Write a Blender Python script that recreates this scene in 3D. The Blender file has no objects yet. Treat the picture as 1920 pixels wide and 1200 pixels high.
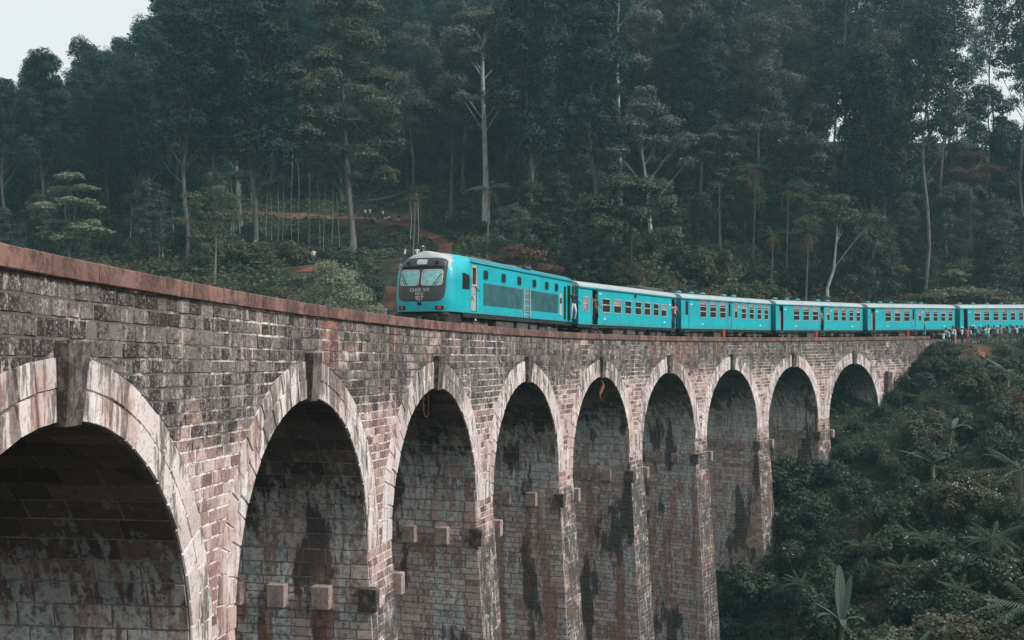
import bpy, math, random
import numpy as np
from mathutils import Vector, Matrix
rad = math.radians
random.seed(7)
rng = np.random.default_rng(11)
SC = bpy.context.scene
COL = SC.collection

# ------------------------------------------------------------------ camera
cam_d = bpy.data.cameras.new('camera')
cam = bpy.data.objects.new('camera', cam_d)
COL.objects.link(cam)
cam.location = (0, 0, 0)
cam.rotation_euler = (rad(90), 0, 0)
cam_d.sensor_width = 36
cam_d.lens = 37.545
cam_d.shift_y = 0.0232
cam_d.clip_start = 0.1
cam_d.clip_end = 3000
SC.camera = cam

# ------------------------------------------------------------------ light
SUN_EL, SUN_AZ = 42, 108          # azimuth clockwise from +Y
w = bpy.data.worlds.new('World')
SC.world = w
w.use_nodes = True
nt = w.node_tree
nt.nodes.clear()
sky = nt.nodes.new('ShaderNodeTexSky')
sky.sky_type = 'NISHITA'
sky.sun_disc = False
sky.sun_elevation = rad(SUN_EL)
sky.sun_rotation = rad(SUN_AZ)
hs = nt.nodes.new('ShaderNodeHueSaturation')
hs.inputs['Saturation'].default_value = 0.25
mx = nt.nodes.new('ShaderNodeMix')
mx.data_type = 'RGBA'
mx.inputs[0].default_value = 0.82
mx.inputs[7].default_value = (5.3, 5.4, 5.4, 1)
bg = nt.nodes.new('ShaderNodeBackground')
bg.inputs['Strength'].default_value = 0.070
wo = nt.nodes.new('ShaderNodeOutputWorld')
nt.links.new(sky.outputs[0], hs.inputs['Color'])
nt.links.new(hs.outputs[0], mx.inputs[6])
nt.links.new(mx.outputs[2], bg.inputs[0])
nt.links.new(bg.outputs[0], wo.inputs[0])

sun_d = bpy.data.lights.new('sun', 'SUN')
sun_d.energy = 1.5
sun_d.angle = rad(11)
sun_d.color = (1.0, 0.96, 0.9)
sun = bpy.data.objects.new('sun', sun_d)
COL.objects.link(sun)
az, el = rad(SUN_AZ), rad(SUN_EL)
sd = Vector((math.sin(az) * math.cos(el), math.cos(az) * math.cos(el), math.sin(el)))
sun.rotation_euler = sd.to_track_quat('Z', 'Y').to_euler()

SC.view_settings.view_transform = 'Standard'
SC.view_settings.look = 'None'
SC.view_settings.gamma = 1
SC.view_settings.use_curve_mapping = False
SC.view_settings.exposure = 1.32
SC.render.engine = 'CYCLES'
SC.cycles.max_bounces = 5
SC.cycles.diffuse_bounces = 2
SC.cycles.glossy_bounces = 2
SC.cycles.transmission_bounces = 2
SC.cycles.volume_bounces = 0
SC.cycles.transparent_max_bounces = 4
SC.cycles.use_adaptive_sampling = True

# ------------------------------------------------------------------ geometry of the line
R0, TH0, X0, Y0 = 124.64, 0.07908, -6.235, 14.957
CX, CY = X0 + R0 * math.cos(TH0), Y0 - R0 * math.sin(TH0)
HAZE = 0.00042
SPR = 6.77            # springing below the top of the coping
RI = 4.475            # arch radius
ZB = -30.0


def zc(s):
    return 1.2046 - 0.02349 * s + 0.000186 * s * s


def W(s, h, d):
    """curve coordinates (along the face, depth below the coping, inward) -> world"""
    s, h, d = np.broadcast_arrays(np.asarray(s, float), np.asarray(h, float), np.asarray(d, float))
    th = TH0 + s / R0
    x = X0 + R0 * (math.cos(TH0) - np.cos(th)) - d * np.cos(th)
    y = Y0 + R0 * (np.sin(th) - math.sin(TH0)) + d * np.sin(th)
    return np.stack([x, y, zc(s) - h], -1)


def SD(x, y):
    dx, dy = np.asarray(x) - CX, np.asarray(y) - CY
    r = np.hypot(dx, dy)
    th = np.arctan2(dy, -dx)
    return (th - TH0) * R0, r - R0


# ------------------------------------------------------------------ object helpers
def mesh_np(name, V, quads=None, tris=None, mats=(), fm=None, smooth=False):
    V = np.asarray(V, np.float32).reshape(-1, 3)
    q = np.zeros((0, 4), np.int32) if quads is None else np.asarray(quads, np.int32).reshape(-1, 4)
    t = np.zeros((0, 3), np.int32) if tris is None else np.asarray(tris, np.int32).reshape(-1, 3)
    me = bpy.data.meshes.new(name)
    me.vertices.add(len(V))
    me.vertices.foreach_set('co', V.ravel())
    me.loops.add(len(q) * 4 + len(t) * 3)
    me.loops.foreach_set('vertex_index', np.concatenate([q.ravel(), t.ravel()]))
    me.polygons.add(len(q) + len(t))
    ls = np.concatenate([np.arange(len(q)) * 4, len(q) * 4 + np.arange(len(t)) * 3]).astype(np.int32)
    me.polygons.foreach_set('loop_start', ls)
    me.polygons.foreach_set('use_smooth', np.full(len(ls), bool(smooth)))
    for m in mats:
        me.materials.append(m)
    if fm is not None:
        me.polygons.foreach_set('material_index', np.asarray(fm, np.int32))
    me.update(calc_edges=True)
    return me


def link(name, data, parent=None, loc=None, rz=None):
    o = bpy.data.objects.new(name, data)
    COL.objects.link(o)
    if parent is not None:
        o.parent = parent
    if loc is not None:
        o.location = loc
    if rz is not None:
        o.rotation_euler = (0, 0, rz)
    return o


def tag(o, label=None, cat=None, group=None, kind=None):
    if label: o['label'] = label
    if cat: o['category'] = cat
    if group: o['group'] = group
    if kind: o['kind'] = kind
    return o


def empty(name, loc=(0, 0, 0), rz=0.0, label=None, cat=None, group=None):
    o = link(name, None, None, loc, rz)
    o.empty_display_size = 0.3
    return tag(o, label, cat, group)


def copy_tree(o, parent=None):
    c = o.copy()
    COL.objects.link(c)
    if parent is not None:
        c.parent = parent
    for ch in o.children:
        copy_tree(ch, c)
    return c


class MB:
    """collects simple solids into one mesh"""
    def __init__(s):
        s.v, s.f, s.m = [], [], []

    def box(s, x0, x1, y0, y1, z0, z1, c=0.0, m=0):
        if c <= 0:
            b = len(s.v)
            s.v += [(x, y, z) for z in (z0, z1) for y in (y0, y1) for x in (x0, x1)]
            for f in ((0, 2, 3, 1), (4, 5, 7, 6), (0, 1, 5, 4), (2, 6, 7, 3), (0, 4, 6, 2), (1, 3, 7, 5)):
                s.f.append([b + i for i in f]); s.m.append(m)
            return
        b = len(s.v)                       # box with chamfered upright edges and rims
        rings = [(z0, c), (z0 + c, 0), (z1 - c, 0), (z1, c)]
        for z, k in rings:
            a0, a1, b0, b1 = x0 + k, x1 - k, y0 + k, y1 - k
            s.v += [(a0 + c, b0, z), (a1 - c, b0, z), (a1, b0 + c, z), (a1, b1 - c, z), (a1 - c, b1, z), (a0 + c, b1, z), (a0, b1 - c, z), (a0, b0 + c, z)]
        for r in range(3):
            for i in range(8):
                j = (i + 1) % 8
                s.f.append([b + r * 8 + i, b + r * 8 + j, b + r * 8 + 8 + j, b + r * 8 + 8 + i]); s.m.append(m)
        s.f.append([b + i for i in range(7, -1, -1)]); s.m.append(m)
        s.f.append([b + 24 + i for i in range(8)]); s.m.append(m)

    def tube(s, pts, radii, n=6, m=0, cap=True):
        pts = [Vector(p) for p in pts]
        if not hasattr(radii, '__len__'):
            radii = [radii] * len(pts)
        b = len(s.v)
        ref = Vector((0.13, 0.31, 0.94)) if abs((pts[-1] - pts[0]).normalized().z) < 0.8 else Vector((1, 0.1, 0))
        for i, p in enumerate(pts):
            t = (pts[min(i + 1, len(pts) - 1)] - pts[max(i - 1, 0)]).normalized()
            u = t.cross(ref).normalized(); v = t.cross(u)
            for k in range(n):
                a = 2 * math.pi * k / n
                s.v.append(tuple(p + (u * math.cos(a) + v * math.sin(a)) * radii[i]))
        for i in range(len(pts) - 1):
            for k in range(n):
                k2 = (k + 1) % n
                s.f.append([b + i * n + k, b + i * n + k2, b + (i + 1) * n + k2, b + (i + 1) * n + k]); s.m.append(m)
        if cap:
            s.f.append([b + k for k in range(n)]); s.m.append(m)
            s.f.append([b + (len(pts) - 1) * n + k for k in range(n - 1, -1, -1)]); s.m.append(m)

    def cyl(s, c, axis, r, L, n=14, m=0):
        a = Vector(axis).normalized() * (L / 2)
        s.tube([Vector(c) - a, Vector(c) + a], r, n, m)

    def grid(s, rows, m=0):
        b = len(s.v); nr, nc = len(rows), len(rows[0])
        for r in rows:
            s.v += [tuple(p) for p in r]
        for i in range(nr - 1):
            for j in range(nc - 1):
                s.f.append([b + i * nc + j, b + i * nc + j + 1, b + (i + 1) * nc + j + 1, b + (i + 1) * nc + j]); s.m.append(m)

    def build(s, name, mats, parent=None, loc=None, smooth=False, link_it=True):
        me = bpy.data.meshes.new(name)
        me.from_pydata(s.v, [], s.f)
        if not isinstance(mats, (list, tuple)):
            mats = [mats]
        for mm in mats:
            me.materials.append(mm)
        me.polygons.foreach_set('material_index', s.m)
        if smooth:
            me.polygons.foreach_set('use_smooth', [True] * len(s.f))
        me.update()
        if not link_it:
            return me
        return link(name, me, parent, loc)


# ------------------------------------------------------------------ material helpers
class NT:
    def __init__(s, name):
        s.mat = bpy.data.materials.new(name)
        s.mat.use_nodes = True
        s.t = s.mat.node_tree
        s.t.nodes.clear()
        s.out = s.t.nodes.new('ShaderNodeOutputMaterial')

    def _set(s, sock, v):
        if isinstance(v, bpy.types.NodeSocket):
            s.t.links.new(v, sock)
        elif isinstance(v, (tuple, list)) and len(v) == 3 and sock.type == 'RGBA':
            sock.default_value = (*v, 1)
        else:
            sock.default_value = v

    def pos(s, sc=(1, 1, 1), obj=False):
        if obj:
            g = s.t.nodes.new('ShaderNodeTexCoord').outputs['Object']
        else:
            g = s.t.nodes.new('ShaderNodeNewGeometry').outputs['Position']
        m = s.t.nodes.new('ShaderNodeMapping')
        s._set(m.inputs['Vector'], g)
        m.inputs['Scale'].default_value = sc
        return m.outputs[0]

    def z(s):
        x = s.t.nodes.new('ShaderNodeSeparateXYZ')
        s._set(x.inputs[0], s.t.nodes.new('ShaderNodeNewGeometry').outputs['Position'])
        return x.outputs[2]

    def nz(s):
        x = s.t.nodes.new('ShaderNodeSeparateXYZ')
        s._set(x.inputs[0], s.t.nodes.new('ShaderNodeNewGeometry').outputs['Normal'])
        return x.outputs[2]

    def noise(s, vec, scale=1.0, detail=4, rough=0.6, dist=0.0):
        n = s.t.nodes.new('ShaderNodeTexNoise')
        s._set(n.inputs['Vector'], vec)
        n.inputs['Scale'].default_value = scale
        n.inputs['Detail'].default_value = detail
        n.inputs['Roughness'].default_value = rough
        n.inputs['Distortion'].default_value = dist
        return n.outputs[0]

    def step(s, v, a, b, lo=0.0, hi=1.0):
        n = s.t.nodes.new('ShaderNodeMapRange')
        n.interpolation_type = 'SMOOTHSTEP'
        s._set(n.inputs[0], v)
        n.inputs[1].default_value = a; n.inputs[2].default_value = b
        n.inputs[3].default_value = lo; n.inputs[4].default_value = hi
        return n.outputs[0]

    def math(s, op, a, b=0.0):
        n = s.t.nodes.new('ShaderNodeMath')
        n.operation = op
        s._set(n.inputs[0], a); s._set(n.inputs[1], b)
        return n.outputs[0]

    def mix(s, f, a, b, blend='MIX'):
        n = s.t.nodes.new('ShaderNodeMix')
        n.data_type = 'RGBA'
        n.blend_type = blend
        s._set(n.inputs[0], f); s._set(n.inputs[6], a); s._set(n.inputs[7], b)
        return n.outputs[2]

    def ramp(s, f, stops):
        n = s.t.nodes.new('ShaderNodeValToRGB')
        s._set(n.inputs[0], f)
        e = n.color_ramp.elements
        while len(e) < len(stops):
            e.new(0.5)
        for k, (p, c) in enumerate(stops):
            e[k].position = p; e[k].color = (*c, 1)
        return n.outputs[0]

    def rnd(s):
        a = s.t.nodes.new('ShaderNodeNewGeometry').outputs['Random Per Island']
        b = s.t.nodes.new('ShaderNodeObjectInfo').outputs['Random']
        return s.math('FRACT', s.math('ADD', a, b))

    def orand(s):
        return s.t.nodes.new('ShaderNodeObjectInfo').outputs['Random']

    def done(s, col, rough=0.85, spec=0.3, bump=None, bstr=0.3, bdist=0.03, metal=0.0, trans=0.0, **kw):
        p = s.t.nodes.new('ShaderNodeBsdfPrincipled')
        s._set(p.inputs['Base Color'], col)
        s._set(p.inputs['Roughness'], rough)
        s._set(p.inputs['Specular IOR Level'], spec)
        s._set(p.inputs['Metallic'], metal)
        for k, v in kw.items():
            s._set(p.inputs[k], v)
        if bump is not None:
            b = s.t.nodes.new('ShaderNodeBump')
            b.inputs['Strength'].default_value = bstr
            b.inputs['Distance'].default_value = bdist
            s._set(b.inputs['Height'], bump)
            s._set(p.inputs['Normal'], b.outputs[0])
        sh = p.outputs[0]
        if trans > 0:
            tr = s.t.nodes.new('ShaderNodeBsdfTranslucent')
            s._set(tr.inputs[0], col)
            m = s.t.nodes.new('ShaderNodeMixShader')
            m.inputs[0].default_value = trans
            s._set(m.inputs[1], sh); s._set(m.inputs[2], tr.outputs[0])
            sh = m.outputs[0]
        s.t.links.new(sh, s.out.inputs[0])
        return s.mat


def plain(name, col, rough=0.6, spec=0.4, metal=0.0, var=0.12, sc=3.0):
    n = NT(name)
    k = n.noise(n.pos((1, 1, 1), obj=True), sc, 4)
    dark = tuple(c * (1 - 2 * var) for c in col)
    light = tuple(min(1, c * (1 + var)) for c in col)
    return n.done(n.mix(n.step(k, 0.3, 0.7), dark, light), rough, spec, metal=metal)


# ---- stone
def m_face():
    n = NT('weathered_shaded_face_stone')
    r = n.rnd(); z = n.z()
    base = n.ramp(r, [(0, (.12, .075, .065)), (.25, (.26, .165, .145)), (.65, (.44, .30, .27)), (1, (.62, .50, .46))])
    big = n.noise(n.pos(), 0.16, 4, 0.6)
    patch = n.noise(n.pos((1, 1, 1.2)), 1.3, 6, 0.72)
    streak = n.noise(n.pos((1.6, 1.6, .3)), 2.2, 6, 0.72)
    fine = n.noise(n.pos(), 8, 6, 0.78)
    grit = n.noise(n.pos(), 22, 4, 0.75)
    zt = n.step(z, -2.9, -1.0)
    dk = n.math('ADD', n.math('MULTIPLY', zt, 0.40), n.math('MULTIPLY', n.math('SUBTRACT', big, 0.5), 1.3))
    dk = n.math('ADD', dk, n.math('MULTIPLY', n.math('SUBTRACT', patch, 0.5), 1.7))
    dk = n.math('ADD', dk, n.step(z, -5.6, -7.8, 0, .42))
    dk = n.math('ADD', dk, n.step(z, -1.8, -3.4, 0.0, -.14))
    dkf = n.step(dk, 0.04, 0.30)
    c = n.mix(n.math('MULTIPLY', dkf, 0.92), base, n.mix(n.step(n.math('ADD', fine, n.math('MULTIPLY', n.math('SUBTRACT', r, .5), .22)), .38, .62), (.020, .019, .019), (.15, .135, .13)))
    c = n.mix(n.math('MULTIPLY', n.step(z, -6.3, -8.3, 0, .8), n.step(patch, .36, .50)), c, n.mix(fine, (.03, .028, .028), (.11, .10, .098)))  # pier fronts darken downward: sun shading painted into the colour over weathering
    red = n.step(n.noise(n.pos((1, 1, .5)), 0.3, 3), 0.55, 0.66)
    c = n.mix(n.math('MULTIPLY', red, n.step(fine, .4, .6, .2, .6)), c, (.32, .12, .08))
    lime = n.step(n.math('ADD', streak, n.math('MULTIPLY', n.math('SUBTRACT', grit, .5), .5)), 0.55, 0.62)
    c = n.mix(n.math('MULTIPLY', lime, n.step(z, -2.2, -0.8, .7, .45)), c, (.64, .58, .555))
    c = n.mix(n.step(fine, 0.36, 0.50, 0.5, 0.0), c, (.045, .038, .036))
    c = n.mix(n.math('MULTIPLY', n.step(grit, 0.55, 0.66, 0.0, 0.55), n.step(z, -7.5, -5.5, .4, 1)), c, (.60, .50, .47))
    return n.done(c, 0.9, 0.15, bump=fine, bstr=0.5, bdist=0.04)


def m_mortar():
    n = NT('lime_mortar')
    z = n.z()
    big = n.noise(n.pos(), 0.2, 4, 0.6)
    patch = n.noise(n.pos((1, 1, 1.2)), 1.3, 6, 0.72)
    fine = n.noise(n.pos(), 7, 6, 0.75)
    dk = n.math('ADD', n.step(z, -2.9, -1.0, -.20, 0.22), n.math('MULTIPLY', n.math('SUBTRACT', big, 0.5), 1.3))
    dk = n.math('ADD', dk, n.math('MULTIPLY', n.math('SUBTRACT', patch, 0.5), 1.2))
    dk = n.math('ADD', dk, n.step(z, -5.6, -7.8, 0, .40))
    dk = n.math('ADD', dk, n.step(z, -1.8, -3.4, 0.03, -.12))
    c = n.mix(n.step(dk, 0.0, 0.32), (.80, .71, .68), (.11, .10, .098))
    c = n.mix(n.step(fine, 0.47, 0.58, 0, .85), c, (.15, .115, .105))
    c = n.mix(n.math('MULTIPLY', n.step(z, -6.3, -8.3, 0, .85), n.step(patch, .38, .54)), c, (.09, .083, .08))  # pier joints carry the same shading, painted darker downward
    return n.done(c, 0.95, 0.1, bump=fine, bstr=0.4, bdist=0.03)


def m_vouss():
    n = NT('pale_arch_stone')
    r = n.rnd()
    base = n.ramp(r, [(0, (.54, .46, .44)), (.5, (.66, .585, .565)), (1, (.76, .70, .68))])
    streak = n.noise(n.pos((2.0, 2.0, .32)), 1.7, 7, 0.75)
    fine = n.noise(n.pos(), 8, 6, 0.75)
    big = n.noise(n.pos(), 0.35, 3)
    v = n.math('ADD', streak, n.math('MULTIPLY', n.math('SUBTRACT', big, 0.5), 0.5))
    v = n.math('ADD', v, n.math('MULTIPLY', n.math('SUBTRACT', fine, 0.5), 0.25))
    v = n.math('ADD', v, n.math('MULTIPLY', n.math('SUBTRACT', r, 0.5), 0.05))
    v = n.math('ADD', v, n.step(n.z(), -4.5, -1.0, 0, .045))
    dk = n.step(v, 0.525, 0.585)
    c = n.mix(n.math('MULTIPLY', dk, 0.88), base, n.mix(n.step(fine, .4, .6), (.05, .042, .040), (.20, .16, .15)))
    c = n.mix(n.step(n.noise(n.pos((1, 1, .3)), 0.8, 4), 0.55, 0.66, 0, 0.5), c, (.46, .23, .17))
    c = n.mix(n.step(fine, 0.36, 0.5, 0.5, 0.0), c, (.14, .105, .10))
    return n.done(c, 0.88, 0.2, bump=fine, bstr=0.4, bdist=0.04)


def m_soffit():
    n = NT('sooty_shaded_vault_stone')
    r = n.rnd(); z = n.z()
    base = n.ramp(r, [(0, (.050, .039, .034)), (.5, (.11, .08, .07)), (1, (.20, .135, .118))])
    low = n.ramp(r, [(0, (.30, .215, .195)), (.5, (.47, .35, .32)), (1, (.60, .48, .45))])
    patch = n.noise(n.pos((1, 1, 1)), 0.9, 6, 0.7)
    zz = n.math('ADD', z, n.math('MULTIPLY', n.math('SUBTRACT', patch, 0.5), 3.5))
    c = n.mix(n.step(zz, -3.8, -6.0), base, low)  # darker overhead: soot and vault shade both in the colour, jambs paler
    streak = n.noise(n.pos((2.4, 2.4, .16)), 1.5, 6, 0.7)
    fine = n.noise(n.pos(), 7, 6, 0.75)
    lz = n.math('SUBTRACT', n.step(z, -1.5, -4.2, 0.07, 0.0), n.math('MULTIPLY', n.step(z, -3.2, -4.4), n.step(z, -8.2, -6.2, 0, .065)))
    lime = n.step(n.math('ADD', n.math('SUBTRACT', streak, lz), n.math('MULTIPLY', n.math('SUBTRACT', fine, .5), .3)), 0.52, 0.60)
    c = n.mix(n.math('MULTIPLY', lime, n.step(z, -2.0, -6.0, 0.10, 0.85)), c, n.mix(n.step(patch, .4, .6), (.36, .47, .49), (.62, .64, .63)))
    pl = n.noise(n.pos((1.1, 1.1, .45)), .75, 7, 0.72)
    c = n.mix(n.math('MULTIPLY', n.step(pl, .53, .60), n.step(z, -3.6, -6.0, 0, .8)), c, n.mix(n.step(fine, .42, .6), (.33, .44, .47), (.66, .69, .68)))
    po = n.noise(n.pos((1, 1, .35)), .55, 6, 0.7)
    c = n.mix(n.math('MULTIPLY', n.step(po, .57, .64), n.step(z, -5.0, -8.0, 0, .7)), c, (.34, .12, .07))
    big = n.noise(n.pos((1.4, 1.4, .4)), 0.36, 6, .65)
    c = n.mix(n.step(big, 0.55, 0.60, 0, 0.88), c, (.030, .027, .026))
    rust = n.step(n.noise(n.pos((1.1, 1.1, .09)), .8, 5, 0.6, 0), 0.53, 0.60)
    c = n.mix(n.math('MULTIPLY', rust, n.step(z, -5.0, -8.5, 0.0, 0.7)), c, (.30, .12, .075))
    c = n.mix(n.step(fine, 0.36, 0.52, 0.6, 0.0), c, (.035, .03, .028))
    return n.done(c, 0.8, 0.3, bump=fine, bstr=0.4, bdist=0.04)


def m_coping():
    n = NT('red_brown_coping')
    r = n.rnd()
    base = n.ramp(r, [(0, (.14, .080, .066)), (1, (.26, .150, .125))])
    st = n.noise(n.pos((1.6, 1.6, 1.2)), 1.7, 8, 0.8)
    fine = n.noise(n.pos(), 20, 5, 0.75)
    c = n.mix(n.step(st, 0.46, 0.58, 0, 0.85), base, (.075, .048, .042))
    c = n.mix(n.step(fine, 0.55, 0.66, 0, 0.3), c, (.42, .26, .22))
    c = n.mix(n.step(fine, 0.35, 0.46, 0.5, 0), c, (.07, .045, .04))
    return n.done(c, 0.9, 0.2, bump=fine, bstr=0.4, bdist=0.02)


M = {}
M['face'] = m_face(); M['mortar'] = m_mortar(); M['vouss'] = m_vouss(); M['soffit'] = m_soffit(); M['coping'] = m_coping()
M['vaultm'] = None


def m_key(name, a, b):
    n = NT(name)
    st = n.noise(n.pos((1.2, 1.2, .8)), 2.6, 7, 0.78)
    fine = n.noise(n.pos(), 12, 6, 0.78)
    c = n.mix(n.step(st, 0.45, 0.60), a, b)
    c = n.mix(n.step(fine, 0.36, 0.5, 0.6, 0), c, (.05, .045, .042))
    c = n.mix(n.step(fine, 0.56, 0.66, 0, .4), c, (.42, .36, .34))
    return n.done(c, 0.88, 0.2, bump=fine, bstr=0.4, bdist=0.03)


M['vaultm'] = m_key('vault_mortar', (.26, .225, .21), (.40, .36, .34))
M['key'] = m_key('dark_keystone', (.055, .045, .042), (.20, .16, .148))
M['corbel'] = m_key('corbel_stone', (.40, .30, .275), (.22, .17, .16))
M['ballast'] = plain('ballast', (.12, .105, .095), 0.95, 0.1, var=.3, sc=9)
M['rail'] = plain('rail_steel', (.14, .09, .07), 0.5, 0.5, 0.6)
# ---- train
def m_paint(name, col, dirt=(.10, .12, .12), d=0.5):
    n = NT(name)
    st = n.noise(n.pos((2.2, 2.2, .3), obj=True), 2.2, 6, 0.7)
    big = n.noise(n.pos((1, 1, 1), obj=True), .7, 4)
    fine = n.noise(n.pos((1, 1, 1), obj=True), 14, 4)
    c = n.mix(n.step(big, .35, .65), tuple(a * .88 for a in col), tuple(a * 1.05 for a in col))
    c = n.mix(n.step(st, 0.5, 0.68, 0.0, d), c, tuple(a * .5 + b * .5 for a, b in zip(col, dirt)))
    x = n.t.nodes.new('ShaderNodeSeparateXYZ')
    n._set(x.inputs[0], n.t.nodes.new('ShaderNodeTexCoord').outputs['Object'])
    low = n.math('ADD', x.outputs[2], n.math('MULTIPLY', st, -1.0))
    c = n.mix(n.step(low, 0.55, -.1, 0, .5), c, dirt)
    c = n.mix(n.step(fine, 0.55, 0.8, 0, 0.15), c, dirt)
    return n.done(c, n.step(fine, .3, .7, .3, .55), 0.5, bump=n.noise(n.pos((1, 1, 1), obj=True), 1.4, 3), bstr=0.15, bdist=0.05)


M['cyan'] = m_paint('turquoise_paint', (.0, .40, .47), d=.35)
M['cyan_dk'] = m_paint('deep_turquoise_paint', (.0, .24, .31), d=.3)
M['roof'] = m_paint('pale_roof_paint', (.40, .47, .48), d=0.9)
M['silver'] = m_paint('silver_paint', (.40, .43, .43))
M['mask'] = m_paint('black_front_paint', (.035, .04, .042), d=0.3)
M['frame'] = plain('aluminium_window_frame', (.50, .47, .46), 0.45, 0.5, 0.2)
M['shutter'] = plain('grey_pink_shutter', (.32, .26, .26), 0.6)
M['grille'] = plain('grey_radiator_mesh', (.07, .20, .22), 0.6, 0.3, var=.12, sc=2)
M['under'] = plain('underframe_grime', (.035, .035, .035), 0.8, 0.2, var=.3, sc=5)
M['under_l'] = plain('dusty_steel', (.10, .095, .09), 0.8, 0.2, var=.3, sc=5)
M['dark'] = plain('dark_interior', (.018, .02, .022), 0.8, 0.1)
M['rubber'] = plain('bellows_rubber', (.012, .035, .045), 0.8, 0.2)
M['red'] = plain('orange_red_paint', (.55, .10, .05), 0.5)
M['white'] = plain('white_paint', (.72, .72, .70), 0.5)
n = NT('dark_window_glass'); M['glass'] = n.done(n.mix(n.noise(n.pos(obj=True), 2.0, 3), (.008, .012, .013), (.03, .04, .042)), 0.12, 0.5)
n = NT('teal_windscreen_glass'); k = n.noise(n.pos((1, 1, 1), obj=True), 5, 5); M['screen'] = n.done(n.mix(n.step(k, .35, .7), (.16, .42, .44), (.30, .60, .60)), 0.15, 0.6)  # windscreen glass panes given a mottled pale teal colour
n = NT('lamp_glass'); M['lamp'] = n.done(n.mix(n.noise(n.pos(obj=True), 12, 3), (.30, .36, .38), (.62, .68, .70)), 0.2, 0.6)
# ---- vegetation
def m_leaf(name, lo, hi, extra=None, tr=0.25, sc=0.6, rough=0.6):
    n = NT(name)
    o = n.orand()
    isl = n.t.nodes.new('ShaderNodeNewGeometry').outputs['Random Per Island']
    k = n.noise(n.pos(), sc, 3)
    f = n.math('ADD', n.math('MULTIPLY', isl, 0.45), n.math('MULTIPLY', n.math('ADD', o, k), 0.33))
    c = n.mix(n.step(f, 0.15, 0.85), lo, hi)
    if extra:
        c = n.mix(n.step(isl, 0.93, 0.95, 0, 0.8), c, extra)
    return n.done(c, rough, 0.25, trans=tr)


M['leaf_pine'] = m_leaf('dark_pine_foliage', (.005, .023, .022), (.022, .060, .051))
M['leaf_euc'] = m_leaf('grey_green_foliage', (.028, .050, .043), (.085, .115, .092))
M['leaf_silver'] = m_leaf('silver_green_foliage', (.055, .075, .066), (.15, .175, .145))
M['leaf_hero'] = m_leaf('grey_olive_foliage', (.055, .064, .048), (.13, .138, .10))
M['leaf_warm'] = m_leaf('olive_foliage', (.062, .074, .048), (.135, .14, .09))
M['leaf_dense'] = m_leaf('dark_glossy_foliage', (.016, .036, .028), (.055, .088, .062), rough=.45)
M['leaf_shrub'] = m_leaf('shrub_foliage', (.016, .034, .023), (.078, .104, .066), (.16, .17, .12), rough=.5)
M['leaf_shrub2'] = m_leaf('brownish_shrub_foliage', (.040, .046, .028), (.10, .098, .060), (.17, .12, .07))
M['leaf_bush'] = m_leaf('pale_bush_foliage', (.10, .13, .085), (.22, .24, .16))
M['leaf_red'] = m_leaf('reddish_foliage', (.085, .050, .034), (.17, .085, .055))
M['leaf_palm'] = m_leaf('palm_frond_green', (.04, .07, .05), (.12, .15, .10), rough=.4)
M['leaf_dead'] = m_leaf('dead_frond_brown', (.16, .095, .05), (.32, .19, .10))
M['leaf_banana'] = m_leaf('banana_leaf_green', (.055, .105, .082), (.11, .165, .13), rough=.35, tr=.3)
M['blossom'] = m_leaf('white_blossom', (.45, .48, .45), (.62, .62, .60), tr=.1)
def m_bark(name, a, b, low=None):
    n = NT(name)
    k = n.noise(n.pos((2, 2, .35)), 2.2, 5)
    c = n.mix(n.step(k, .35, .65), a, b)
    return n.done(c, 0.85, 0.2, bump=k, bstr=.4)


M['bark_dark'] = m_bark('dark_bark', (.03, .03, .027), (.07, .067, .06))
M['bark_mid'] = m_bark('grey_brown_bark', (.065, .068, .064), (.15, .15, .14))
M['bark_pale'] = m_bark('pale_eucalyptus_bark', (.20, .24, .23), (.38, .43, .42))


def m_ground():
    n = NT('hillside_earth')
    a = n.noise(n.pos(), 0.12, 5, 0.65); b = n.noise(n.pos(), 1.5, 6, 0.7)
    c = n.mix(n.step(b, .35, .65), (.018, .026, .018), (.042, .048, .03))
    c = n.mix(n.step(n.math('ADD', a, n.math('MULTIPLY', b, .25)), .64, .74, 0, .8), c, (.12, .058, .04))
    return n.done(c, 0.95, 0.1, bump=b, bstr=.6, bdist=.3)


M['ground'] = m_ground()
n = NT('red_earth_path'); k = n.noise(n.pos(), 1.2, 5); M['path'] = n.done(n.mix(n.step(k, .35, .65), (.10, .05, .036), (.22, .10, .07)), .95, .1, bump=k)
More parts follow.
